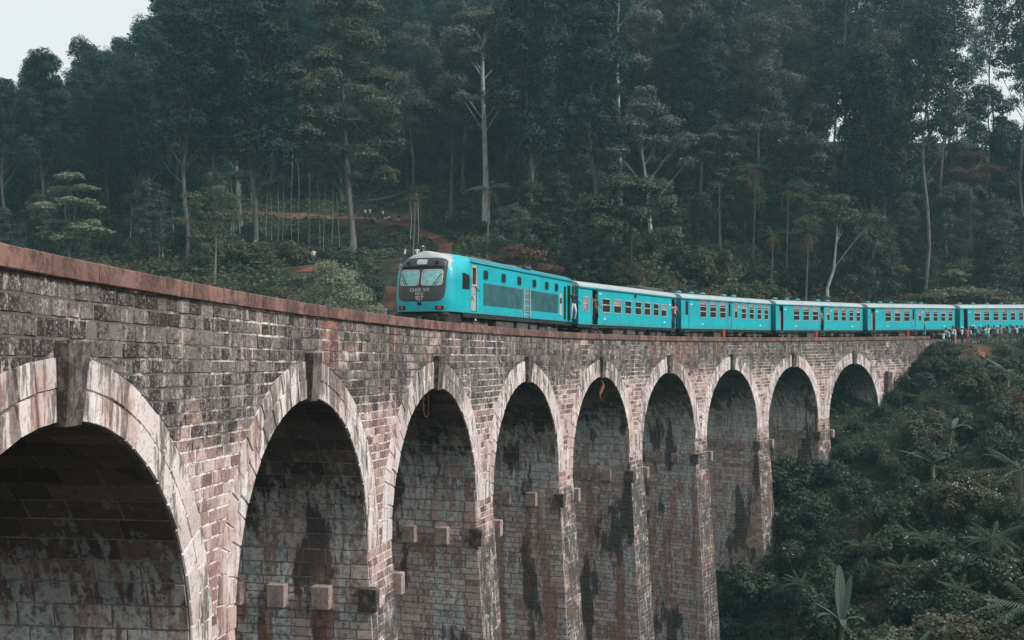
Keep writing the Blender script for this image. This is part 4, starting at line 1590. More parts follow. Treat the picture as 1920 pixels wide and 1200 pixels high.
# named trees ---------------------------------------------------------------------
def hero(name, label, x, y, H, clumps, trunk, bark, mat, tr=.3, leaf=.3, lv=260, flat=.55, z=None, limb=.3, seed=1, cat='tree', rot=0):
    """clumps: (dx, dz, radius) seen from the front, spread in depth; trunk: (dx, z) path"""
    rg = np.random.default_rng(seed)
    e = empty(name, (x, y, float(gz(x, y)) if z is None else z), rot, label, cat)
    mb = MB()
    pth = [(a, 0.3 * math.sin(i * 1.7), b) for i, (a, b) in enumerate(trunk)]
    pth[0] = (pth[0][0], 0, -1.5)
    top = pth[-1][2]
    mb.tube(pth, [max(.05, tr * (1 - .8 * p[2] / max(H, 1))) * (1.5 if i == 0 else 1) for i, p in enumerate(pth)], 9)
    tx = np.array([p[0] for p in pth]); tz = np.array([p[2] for p in pth])
    PP, NN = [], []
    for dx, dz, r in clumps:
        for q in range(2 if r < 2.2 else 3):
            dy = rg.uniform(-1, 1) * max(1.2, abs(dx) * .75 + .8)
            c = np.array([dx + rg.uniform(-.4, .4), dy, dz + rg.uniform(-.5, .4)])
            P, N_ = clump(c, r, r * flat, int(lv * r * r * .72), rg, .15)
            PP.append(P); NN.append(N_)
            z0 = min(max(dz - abs(dx) * 1.0 - 1.2, H * .12), top)
            b0 = float(np.interp(z0, tz, tx))
            m1 = np.array([b0 * .55 + c[0] * .45, c[1] * .4, z0 * .45 + c[2] * .55 - .3])
            mb.tube([(b0, 0, z0), tuple(m1), tuple(c)], [max(.03, tr * limb * .42), max(.022, tr * limb * .25), .015], 5, cap=False)
    mb.build('trunk', bark, e, smooth=True)
    link('crown', qmesh('crown', leaves(np.concatenate(PP), np.concatenate(NN), leaf, .4, rg), mat), e)
    return e


cl = [(-4.2, 19, 2.3), (-3.0, 23.5, 2.6), (-1, 27, 2.5), (1.5, 25, 2.2), (2.8, 21.5, 2.2), (3.6, 17.5, 2.3), (-4.6, 14.5, 2.4), (-2.2, 16.5, 2.4), (1.4, 19, 2.0), (3.8, 13.5, 2.3), (-3.6, 11, 2.2), (-1.6, 12.6, 2.1), (-2.6, 20.8, 2.0), (0, 22.6, 2.0), (.2, 16, 2.0), (4.6, 15.4, 1.5),
      (1.8, 11.8, 2.1), (-3.0, 29.5, 2.4), (0.4, 31.0, 2.4), (-2, 34, 2.3), (4.2, 9.9, 1.6), (-5.8, 21.5, 1.6), (2.2, 29.4, 2.0), (-5.2, 16.8, 1.6), (.4, 9.6, 1.5)]
hero('layered_tree', 'tall olive tree with layered billowing crown and grey trunk above the path', -18.8, 125, 34, cl, [(0.3, 0), (.1, 3), (-.3, 8), (-.6, 14), (-1, 20), (-1.4, 26), (-1.2, 33)], M['bark_mid'], M['leaf_hero'], tr=.42, leaf=.26, lv=300, flat=.62, seed=3)
hero('eucalyptus_tree', 'pale trunked eucalyptus forking high up behind the locomotive roof', -3.6, 138, 36, [(-4.4, 20.5, 1.8), (-3.4, 25, 2.2), (-1.6, 28, 2.4), (1.6, 27.5, 2.4), (3.2, 24.5, 2.2), (4.4, 20.5, 1.9), (-1.2, 23.5, 1.7), (1.2, 32, 1.9), (-3.4, 31, 1.7), (3.4, 31.5, 1.6), (-3.0, 17.5, 1.3), (2.6, 17, 1.4)],
     [(0.3, 0), (.2, 8), (.0, 15), (-.2, 21), (-.2, 25)], M['bark_pale'], M['leaf_silver'], tr=.44, leaf=.3, seed=5)
hero('eucalyptus_tree', 'tallest pale trunked eucalyptus, rising out of the top of the picture', 14.6, 146, 42, [(-3.5, 27, 2.3), (-5, 24, 2.0), (3.2, 29, 2.3), (2.4, 24.5, 2.0), (-3.2, 36, 2.2), (2.5, 38, 2.2), (0, 41, 2.2), (-4, 20, 1.6), (3.4, 20, 1.5), (5, 35, 1.8)],
     [(0.2, 0), (.2, 8), (.0, 16), (-.2, 22), (-.1, 30), (.5, 40)], M['bark_pale'], M['leaf_silver'], tr=.38, leaf=.3, seed=7)
hero('eucalyptus_tree', 'leaning white trunked eucalyptus with rounded grey crown, centre right behind train', 16.4, 131, 19, [(-2.2, 15.3, 1.9), (0, 17.4, 2.1), (2.4, 16.0, 2.0), (4.2, 13.7, 1.7), (-3.5, 12.2, 1.5), (1.6, 13.4, 1.6), (4.6, 10.8, 1.2), (-1, 13.6, 1.5)],
     [(.8, 0), (.6, 3), (.3, 6), (.1, 8.5), (-.4, 12), (-.5, 15)], M['bark_pale'], M['leaf_silver'], tr=.30, leaf=.27, lv=340, seed=9)
hero('slender_tree', 'slender tree with small dense crown on a straight trunk above the third carriage', 25.8, 133, 16, [(-1.4, 14.4, 1.3), (.3, 15.8, 1.4), (1.6, 14.0, 1.4), (-1.8, 12.4, 1.2), (1.2, 12.0, 1.2), (0, 10.2, 1.1)],
     [(0.2, 0), (.1, 5), (0, 10), (0, 14)], M['bark_mid'], M['leaf_euc'], tr=.16, leaf=.25, lv=380, seed=11)
hero('bent_tree', 'bent white trunked tree with small green crown above the fourth carriage', 35.0, 116.5, 12, [(.6, 12.2, 1.3), (-.6, 11.0, 1.3), (2.2, 10.4, 1.5), (3.8, 9.6, 1.2), (1.2, 9.4, 1.3)],
     [(-.7, 0), (-.5, 2.5), (0.1, 4.6), (.3, 7.6), (.6, 10)], M['bark_pale'], M['leaf_warm'], tr=.2, leaf=.24, lv=420, seed=12)
hero('spreading_tree', 'wide flat topped yellowish tree spreading above the fifth carriage', 48.5, 117.5, 8, [(-6.5, 3.6, 1.7), (-4, 4.8, 1.9), (-1.5, 5.6, 2.0), (1.2, 5.6, 2.0), (3.8, 5.0, 1.9), (6.2, 4.2, 1.8), (-2.6, 3.4, 1.7), (2.2, 3.6, 1.7), (-.2, 7.2, 1.6)],
     [(0, 0), (0, 2), (.3, 4)], M['bark_mid'], M['leaf_warm'], tr=.25, leaf=.25, lv=420, flat=.36, seed=13)
hero('red_leaved_tree', 'reddish leaved tree on forked pale stems just behind the locomotive roof', .8, 105, 10, [(-2, 9.2, 1.3), (-.5, 10.0, 1.4), (1.2, 9.6, 1.4), (2.6, 8.6, 1.2), (.4, 8.4, 1.2)],
     [(0, 0), (0, 4), (-.3, 7)], M['bark_mid'], M['leaf_red'], tr=.13, leaf=.22, lv=330, flat=.4, seed=14, z=-1.0)
hero('tiered_tree', 'light green tree with flat tiers of foliage at the left edge', -46.5, 112, 13, [(0, 12.6, 1.1), (-1.4, 11.0, 1.2), (1.2, 11.0, 1.2), (-2.2, 9.2, 1.4), (.4, 9.4, 1.4), (2.2, 9.1, 1.3), (-1.8, 7.4, 1.5), (1.4, 7.3, 1.6), (3, 7.0, 1.2), (-3, 7, 1.2), (0, 5.8, 1.8)],
     [(0, 0), (0, 6), (0, 12)], M['bark_mid'], M['leaf_bush'], tr=.16, leaf=.25, lv=360, flat=.3, seed=15)
hero('airy_tree', 'thin airy tree standing alone left of the layered tree', -31.5, 113, 11, [(-2, 8.8, 1.1), (-.2, 10.3, 1.2), (1.6, 9.0, 1.1), (-2.8, 7.0, .9), (2.4, 7.0, 1.0), (.3, 7.4, 1.2), (0, 5.4, 1.0)],
     [(0, 0), (.1, 4), (0, 9)], M['bark_mid'], M['leaf_warm'], tr=.12, leaf=.2, lv=230, seed=16)
hero('round_bush', 'large pale rounded bush just left of the locomotive front', -15.0, 92, 7.5, [(-2.0, 5.2, 1.6), (-.3, 6.9, 1.7), (1.3, 5.6, 1.7), (-2.6, 3.4, 1.7), (0, 4.4, 2.0), (2.3, 3.8, 1.6), (-1.2, 8.0, 1.0)],
     [(0, 0), (0, 3)], M['bark_mid'], M['leaf_bush'], tr=.12, leaf=.17, lv=560, flat=.8, seed=17, cat='bush', z=-1.5)
hero('dense_tree', 'dark dense tree with dome crown right of the hillside path', -8.6, 152, 22, [(-3.6, 17, 2.2), (-1.2, 19.5, 2.3), (1.6, 20.5, 2.3), (3.6, 18, 2.2), (-4.4, 13.6, 2), (0, 15.5, 2.4), (4.6, 13.8, 2.1), (2.2, 11.5, 1.9)],
     [(0, 0), (0, 8), (.2, 16)], M['bark_mid'], M['leaf_dense'], tr=.32, leaf=.3, seed=18)
hero('dense_tree', 'dark domed broadleaf tree behind the first carriage roof', 12.5, 112, 13, [(-3.4, 9.4, 1.9), (-1, 11.6, 2.0), (1.6, 11.4, 2.0), (3.8, 9.2, 1.9), (0, 8.6, 2.2), (-3.6, 6.6, 1.8), (3.4, 6.2, 1.8)],
     [(0, 0), (0, 5), (0, 9)], M['bark_dark'], M['leaf_shrub'], tr=.25, leaf=.24, lv=420, seed=19)
hero('reddish_tree', 'warm brown crowned tree high on the slope at the right edge', 64.5, 150, 14, [(-2.6, 10.6, 1.8), (0, 12.6, 2.0), (2.5, 10.8, 1.8), (.4, 9.6, 2.0)], [(0, 0), (0, 8)], M['bark_mid'], M['leaf_red'], tr=.2, leaf=.26, lv=300, seed=20)

# slim white-stemmed palms with small heads
def frond_mesh(L, droop, mat, n=15, w_=.55, name='frond', width=.055):
    mb = MB()
    pts = []
    for k in range(8):
        t = k / 7
        pts.append(np.array([L * (t - .12 * droop * t * t), 0, L * (.42 * t - droop * t * t)]))
    mb.tube([tuple(p) for p in pts], [.03 * (1 - .7 * k / 7) for k in range(8)], 4, cap=False)
    for i in range(n):
        t = .14 + .84 * i / (n - 1)
        f = t * 7; k = min(6, int(f)); p = pts[k] * (1 - f + k) + pts[k + 1] * (f - k)
        ll = w_ * math.sin(math.pi * (.15 + .8 * t)) ** .6
        for sg in (-1, 1):
            a = p; tip = p + np.array([ll * .55, sg * ll * .8, -ll * .38]); m_ = (a + tip) / 2 + [0, 0, .05]
            dx = np.array([width, 0, 0.0])
            b = len(mb.v)
            mb.v += [tuple(a - dx * .4), tuple(a + dx * .6), tuple(m_ + dx), tuple(tip), tuple(m_ - dx * .6)]
            mb.f.append([b, b + 1, b + 2, b + 3, b + 4]); mb.m.append(0)
    return mb.build(name, mat, link_it=False)


FR = [frond_mesh(3.0, d_, M['leaf_palm']) for d_ in (.25, .5, .8)]
FD = [frond_mesh(2.3, 1.3, M['leaf_dead'], n=11)]


def palm(x, y, H, label, nf=14, sc=1.0, dead=3, z=None, bend=.3, group=None, tr=.13, rg_=random.Random(9)):
    e = empty('palm_tree', (x, y, float(gz(x, y)) if z is None else z), 0, label, 'palm tree', group)
    mb = MB()
    mb.tube([(bend * math.sin(k / 5 * 1.4), 0, H * k / 5 - (1 if k == 0 else 0)) for k in range(6)], [tr * (1.3 if k == 0 else 1 - .08 * k) for k in range(6)], 7)
    mb.build('trunk', M['bark_mid'], e, smooth=True)
    for i in range(nf + dead):
        dd = i >= nf
        o = link('frond', (FD[0] if dd else FR[i % 3]), e)
        o.location = (bend * math.sin(1.4), 0, H - .05 - (.25 if dd else 0))
        o.rotation_euler = (0, rg_.uniform(-.5, .35) if not dd else rg_.uniform(.3, .6), i * 2.4 + rg_.uniform(-.3, .3))
        k_ = sc * rg_.uniform(.8, 1.15)
        o.scale = (k_, k_, k_)
    return e


palm(-2.9, 120, 8.6, 'palm with drooping fronds standing behind the front half of the locomotive roof', sc=.95)
palm(30.0, 133, 12.0, 'palm with ragged brown fronds, left one of the pair above the third carriage', sc=.9, dead=6)
palm(33.6, 131, 11.0, 'palm with green head, right one of the pair above the third carriage', sc=.85, dead=4)
palm(32.0, 116.5, 8.6, 'short palm with hanging dead fronds beside the bent white trunk', sc=.8, dead=7)
palm(28.3, 117, 7.2, 'thin palm with brown skirt above the joint of third and fourth carriages', sc=.7, dead=6)
palm(-11.2, 120, 6.6, 'small palm with brown hanging fronds behind the locomotive nose, beside the railing', sc=.6, dead=5)

small_head = []
for q in range(3):
    rg_ = np.random.default_rng(100 + q)
    PP = []
    for i in range(9):
        a = i * 2.4; up = rg_.uniform(-.2, .7)
        for t in np.linspace(.15, 1, 16):
            p = np.array([math.cos(a) * 1.5 * t, math.sin(a) * 1.5 * t, up * 1.3 * t - .9 * t * t])
            PP += [p + rg_.normal(0, .07, 3) for _ in range(3)]
    PP = np.array(PP)
    small_head.append(qmesh('crown', leaves(PP, np.tile([0, 0, 1.0], (len(PP), 1)), .34, .16, rg_), M['leaf_palm']))
st = []
for q in range(3):
    mb = MB(); mb.tube([(.15 * math.sin(k + q), 0, 10 * k / 5 - (1 if k == 0 else 0)) for k in range(6)], [.06] * 5 + [.04], 6)
    st.append(mb.build('trunk', M['bark_pale'], link_it=False, smooth=True))
pr_ = random.Random(21)
for i, (px_, by, ty) in enumerate([(548, 428, 268), (562, 432, 300), (580, 430, 300), (600, 432, 322), (607, 430, 340), (622, 436, 345), (440, 430, 330), (450, 436, 325), (468, 428, 322), (476, 440, 350), (497, 430, 345), (510, 425, 355),
                                  (432, 400, 330), (299, 494, 430), (306, 492, 420), (322, 460, 380), (246, 448, 370), (770, 440, 370), (783, 452, 350), (635, 430, 350), (530, 432, 330), (520, 400, 340)]):
    dep = 146 if by < 445 else (135 if by < 480 else 122)
    x = (px_ - 960) / 2002.4 * dep
    z = float(gz(x, dep)); H = (644.6 - ty) * dep / 2002.4 - z
    H = max(H, 5)
    e = empty('palm_tree', (x, dep, z), pr_.uniform(0, 6), 'slim white stemmed palm with small head in the grove left of the hillside path', 'palm tree', 'slim white stemmed palms left of the hillside path')
    e.rotation_euler = (pr_.uniform(-.05, .05), pr_.uniform(-.06, .06), pr_.uniform(0, 6))
    o = link('trunk', st[i % 3], e); o.scale = (1, 1, H / 10)
    o = link('crown', small_head[i % 3], e); o.location = (0, 0, H)

# fallen log on the slope
mb = MB(); mb.tube([(-2.8, 0, -.4), (0, 0, .1), (3.0, 0, 1.1)], [.28, .25, .17], 8)
x, y = (725 - 960) / 2002.4 * 172, 172
tag(mb.build('fallen_log', M['bark_mid'], None, (x, y, float(gz(x, y)) + 1.2), smooth=True), 'grey fallen log lying across the bare slope above the group of people', 'log')

# undergrowth on the hill, one mass
def scatter_leaves(n, xr, yr, size, test, hgt, mat, name, seed):
    rg = np.random.default_rng(seed)
    x = rg.uniform(*xr, n); y = rg.uniform(*yr, n)
    k = test(x, y)
    x, y = x[k], y[k]
    bump = (np.sin(x * 1.1 + np.sin(y * .7) * 2) * np.sin(y * 1.3 + np.sin(x * .9) * 2) * .5 + .5)
    z = gz(x, y) + hgt * (.15 + bump) * rg.uniform(.3, 1, len(x)) ** .5
    P = np.stack([x, y, z], 1)
    o = link(name, qmesh(name, leaves(P, np.tile([0, -.3, 1.0], (len(P), 1)), size, .34, rg), mat))
    return tag(o, 'low green undergrowth', 'undergrowth', kind='stuff')


def onpath(x, y):
    d = np.full(np.shape(x), 99.0)
    for pts in ([(-46, 168), (-33, 166), (-22, 164), (-15, 157), (-10, 147), (-8, 130), (-9, 114)], [(-27, 133), (-24, 128), (-20, 122), (-22, 116)], [(44.6, 101.5), (44.3, 100.6), (43.9, 99.6)]):
        for (ax, ay), (bx, by) in zip(pts[:-1], pts[1:]):
            t = np.clip(((x - ax) * (bx - ax) + (y - ay) * (by - ay)) / ((bx - ax) ** 2 + (by - ay) ** 2), 0, 1)
            d = np.minimum(d, np.hypot(x - ax - t * (bx - ax), y - ay - t * (by - ay)))
    return d


def t_hill(x, y):
    s_, d_ = SD(x, y)
    return (np.abs(x) < .54 * y) & (d_ > 10.5) & (onpath(x, y) > 1.6) & ~((x > -26) & (x < -13) & (y > 152) & (y < 168)) & ~((x > -14) & (x < -8.5) & (y > 104) & (y < 120)) & ~((x > -25) & (x < -20) & (y > 114) & (y < 123))


scatter_leaves(90000, (-75, 75), (96, 175), .42, lambda x, y: t_hill(x, y) & (np.sin(x * .31 + 1) * np.sin(y * .27) > -.45), 1.5, M['leaf_shrub2'], 'hillside_undergrowth', 31)
scatter_leaves(70000, (-75, 75), (96, 190), .45, lambda x, y: t_hill(x, y) & (np.sin(x * .31 + 1) * np.sin(y * .27) < .45), 1.2, M['leaf_shrub'], 'hillside_groundcover', 32)

# shrubs ---------------------------------------------------------------------------
def shrub_mesh(seed, r, hgt, n, leaf, mat, flat=.75, flowers=0):
    rg = np.random.default_rng(seed)
    PP, NN = [], []
    for i in range(12):
        a = rg.uniform(0, 6.28); q = r * math.sqrt(rg.random()) * .75
        c = (q * math.cos(a), q * math.sin(a), hgt * (.2 + .68 * rg.random() * (1 - .75 * (q / r) ** 2)))
        P, N_ = clump(c, r * rg.uniform(.28, .42), r * flat * rg.uniform(.34, .5), n // 12, rg, .2)
        PP.append(P); NN.append(N_)
    P = np.concatenate(PP); N_ = np.concatenate(NN)
    mb = MB()
    for i in range(6):
        a = rg.uniform(0, 6.28)
        mb.tube([(0, 0, -.5), (.3 * r * math.cos(a), .3 * r * math.sin(a), hgt * .4), (.6 * r * math.cos(a), .6 * r * math.sin(a), hgt * .8)], [.05, .04, .015], 4, cap=False)
    fl = None
    if flowers:
        top = P[P[:, 2] > np.quantile(P[:, 2], .55)]
        cc = top[rg.integers(0, len(top), flowers)]
        pts = (cc[:, None] + rg.normal(0, .10, (flowers, 9, 3))).reshape(-1, 3) + [0, 0, .08]
        fl = qmesh('blossom', leaves(pts, np.tile([0, 0, 1.0], (len(pts), 1)), .11, .5, rg), M['blossom'])
    return qmesh('foliage', leaves(P, N_, leaf, .42, rg), mat), mb.build('stem', M['bark_dark'], link_it=False), fl


SH = [shrub_mesh(200 + i, 1.9, 2.3, 5200, .16, M[m_], flowers=f_) for i, (m_, f_) in enumerate((('leaf_shrub', 0), ('leaf_shrub', 12), ('leaf_dense', 0), ('leaf_shrub2', 0), ('leaf_shrub', 0), ('leaf_shrub2', 9), ('leaf_warm', 0)))]
LBS = ['dark green leafy shrub', 'dark green shrub with white blossom clusters', 'glossy dark shrub', 'brownish green shrub', 'dark green leafy shrub', 'brownish shrub with white blossom clusters', 'olive green shrub']


def put_shrub(kind, x, y, sc, where, dz=-.15):
    f_, s_, b_ = SH[kind]
    e = empty('shrub', (x, y, float(gz(x, y)) + dz), rr_.uniform(0, 6.28), LBS[kind] + where, 'shrub', LBS[kind] + 's' + where)
    e.scale = (sc, sc, sc * rr_.uniform(.8, 1.2))
    link('foliage', f_, e); link('stem', s_, e)
    if b_: link('blossom', b_, e)
    return e


cnt = 0
yy = 40.0
while yy < 112:
    x = 9 + (yy - 40) * .05
    while x < .54 * yy + 4:
        px_, py_ = x + rr_.uniform(-1, 1), yy + rr_.uniform(-1, 1)
        s_, d_ = SD(px_, py_)
        zt = float(gz(px_, py_))
        row = 644.6 - 2002.4 * (zt + 2) / py_
        if d_ < -3.4 and not (97 < s_ and d_ > -4.5) and row < 1330 and onpath(px_, py_) > 1.5:
            kind = rr_.choice([0, 0, 1, 2, 3, 4, 4, 5, 6, 2])
            put_shrub(kind, px_, py_, rr_.uniform(.65, 1.25) * (1 if d_ < -6 else .7), ' on the slope below the viaduct')
            cnt += 1
        x += 2.7 + (yy - 40) * .012
    yy += 2.4 + (yy - 40) * .012
# shrubs at the pier feet and growing up inside the last arches
for (s_, d_, sc) in [(79, 1.5, 1.3), (77.5, 3, 1.5), (81, -1.5, 1.1), (84.5, -1.8, .9), (86, 1, .45), (88.5, 0, .4), (91.5, -1.0, .5), (94, -1.4, .7), (96.5, -1.6, 1.0), (98.5, -1.4, .9), (100.6, -1.2, .8), (67.6, -.8, 1.3), (66, 1, 1.4), (70, -2.6, 1.1), (73, -2.8, 1.2), (75.5, -2.4, 1.1), (90, 2.2, .4), (99.6, -2.6, 1.0), (101.8, -1.6, .8)]:
    p = W(s_, 0, d_)[()]
    put_shrub(rr_.choice([0, 2, 4, 1]), p[0], p[1], sc, ' at the foot of the far arches')
    cnt += 1
# shrubs in the clearing behind the locomotive
for i in range(70):
    x, y = rr_.uniform(-52, -3), rr_.uniform(92, 150)
    if onpath(np.array(x), np.array(y)) < 2.4 or not in_view(x, y): continue
    if -15 < x < -7.5 and 100 < y < 120 or -26 < x < -13 and y > 140 or -26 < x < -19 and 108 < y < 123: continue
    put_shrub(rr_.choice([0, 3, 3, 5, 6, 2]), x, y, rr_.uniform(.7, 1.5), ' in the clearing left of the locomotive')
    cnt += 1
for i in range(46):
    x, y = rr_.uniform(2, 62), rr_.uniform(104, 122)
    s_, d_ = SD(x, y)
    if d_ < 10 or not in_view(x, y): continue
    put_shrub(rr_.choice([0, 3, 2, 5, 6, 4]), x, y, rr_.uniform(.9, 1.6), ' on the bank behind the carriages')
    cnt += 1
print('shrubs', cnt)


def t_slope(x, y):
    s_, d_ = SD(x, y)
    return (x < .56 * y) & ((d_ < -1.3) | ((s_ > 62) & (s_ < 99) & (d_ < 6))) & (d_ < np.where(s_ > 99, -1.6, 9)) & (x > 7) & (onpath(x, y) > .8)


scatter_leaves(120000, (7, 62), (40, 112), .20, t_slope, 1.0, M['leaf_shrub'], 'slope_groundcover', 33)

# banana plants and big-leaved clumps ----------------------------------------------
def blade(L, wd, curve, torn=.0, seed=0):
    rg = random.Random(seed)
    mb = MB(); rows = []
    n = 14
    for k in range(n + 1):
        t = k / n
        w_ = wd * max(.02, math.sin(math.pi * (.06 + .92 * t)) ** .6) * (1 - torn * (rg.random() if k % 2 else 0))
        cx, cz = L * (t - curve * .35 * t * t), L * (.95 * t * (1 - curve) + .0 - curve * .6 * t * t + curve * .5 * t)
        up = .16 * w_
        rows.append([(cx, -w_, cz + up), (cx, -w_ * .5, cz + up * .7), (cx, 0, cz), (cx, w_ * .5, cz + up * .7), (cx, w_, cz + up)])
    mb.grid(rows)
    mb.tube([(-.1, 0, -.25)] + [r[2] for r in rows[::3]], [.05, .045, .035, .03, .02, .01][:len(rows[::3]) + 1], 5, cap=False)
    return mb.build('leaf', M['leaf_banana'], link_it=False, smooth=True)


BL = [blade(2.6, .34, .05, .1, 1), blade(2.6, .30, .45, .25, 2), blade(2.4, .28, .9, .4, 3)]


def banana(x, y, label, spec, sc=1.0, z=None, stem=1.2):
    e = empty('banana_plant', (x, y, float(gz(x, y)) if z is None else z), 0, label, 'banana plant')
    e.scale = (sc, sc, sc)
    mb = MB(); mb.tube([(0, 0, -.6), (0, 0, stem * .5), (0.03, 0, stem)], [.13, .11, .07], 8)
    mb.build('stem', M['leaf_warm'], e, smooth=True)
    for k, az_, tilt, s_ in spec:
        o = link('leaf', BL[k], e)
        o.location = (0, 0, stem)
        o.rotation_euler = (0, -tilt, az_)
        o.scale = (s_, s_, s_)
    return e


def at_px(px_, py_, dep):
    return (px_ - 960) / 2002.4 * dep, dep, (644.6 - py_) / 2002.4 * dep


x, y, z = at_px(1578, 1165, 52); banana(x, y, 'banana plant with one broad upright leaf among the lower shrubs', [(0, 1.4, .5, .78), (0, .7, .45, .66), (2, 3.3, .15, .8), (1, 2.9, .05, .6), (2, -.3, 0, .7), (1, -1.2, -.2, .7), (2, 4.5, .0, .7)], z=z - .8, stem=.8)
x, y, z = at_px(1782, 792, 78); banana(x, y, 'banana plant with drooping torn leaves, upper right of the slope', [(1, 2.9, .1, 1.0), (2, 2.5, .1, 1.0), (1, .9, -.1, .8), (2, .1, .1, 1.0), (2, -.6, .1, .9), (1, 4.2, 0, .8)], z=z - 1.0, stem=.4)
x, y, z = at_px(1750, 850, 74); banana(x, y, 'banana plant with two long leaves arching left, mid slope', [(2, 3.0, .3, 1.1), (1, 2.6, -.2, 1.0), (2, .2, .1, .9), (1, 5, 0, .7)], z=z - 1.1, stem=.4)
x, y, z = at_px(1710, 1235, 46); banana(x, y, 'banana plant with single green leaf tip at the bottom edge', [(1, .4, .3, .6), (1, 2.6, .1, .55), (2, 4, 0, .5)], z=z - .6, stem=.6)
x, y, z = at_px(1890, 690, 88); banana(x, y, 'banana plant with a yellowing leaf at the right edge below the crowd', [(2, 3.1, .2, 1.1), (1, 2.2, 0, .9), (2, .8, 0, .8)], z=z - 1.0, stem=.6)
# palms and ferns low on the right
for i, (px_, py_, dep, H, lb, sc, dead) in enumerate([(1905, 880, 62, 3.5, 'palm with yellowish fronds at the right edge, half way down', .85, 4), (1925, 720, 74, 5.0, 'palm head hanging in from the right edge under the crowd', .95, 5), (1930, 1140, 48, 2.5, 'palm fronds fanning out at the lower right corner', .8, 1), (1850, 1010, 58, 2.0, 'low dark palm in the shaded gully', .6, 1)]):
    x, y, z = at_px(px_, py_, dep)
    palm(x, y, H, lb, z=z - H, sc=sc, dead=dead, nf=13)
for i, (px_, py_, dep, k_) in enumerate([(1740, 1000, 60, .5), (1690, 1050, 57, .42), (1800, 1090, 54, .4), (1620, 1010, 62, .4), (1500, 1080, 60, .36), (1460, 800, 84, .5)]):
    x, y, z = at_px(px_, py_, dep)
    e = empty('fern', (x, y, z - .5), 0, ['large fern with arching fronds, highest of those in the lower right', 'arching fern just left of the largest fern on the lower slope', 'low fern near the bottom right', 'fern between shrubs above the upright banana leaf', 'small fern right of the last tall pier', 'fern growing beside the eighth arch'][i], 'fern')
    for q in range(12):
        o = link('frond', FR[q % 3], e); o.rotation_euler = (0, rr_.uniform(-.6, 0), q * 2.4); o.scale = (k_, k_, k_)

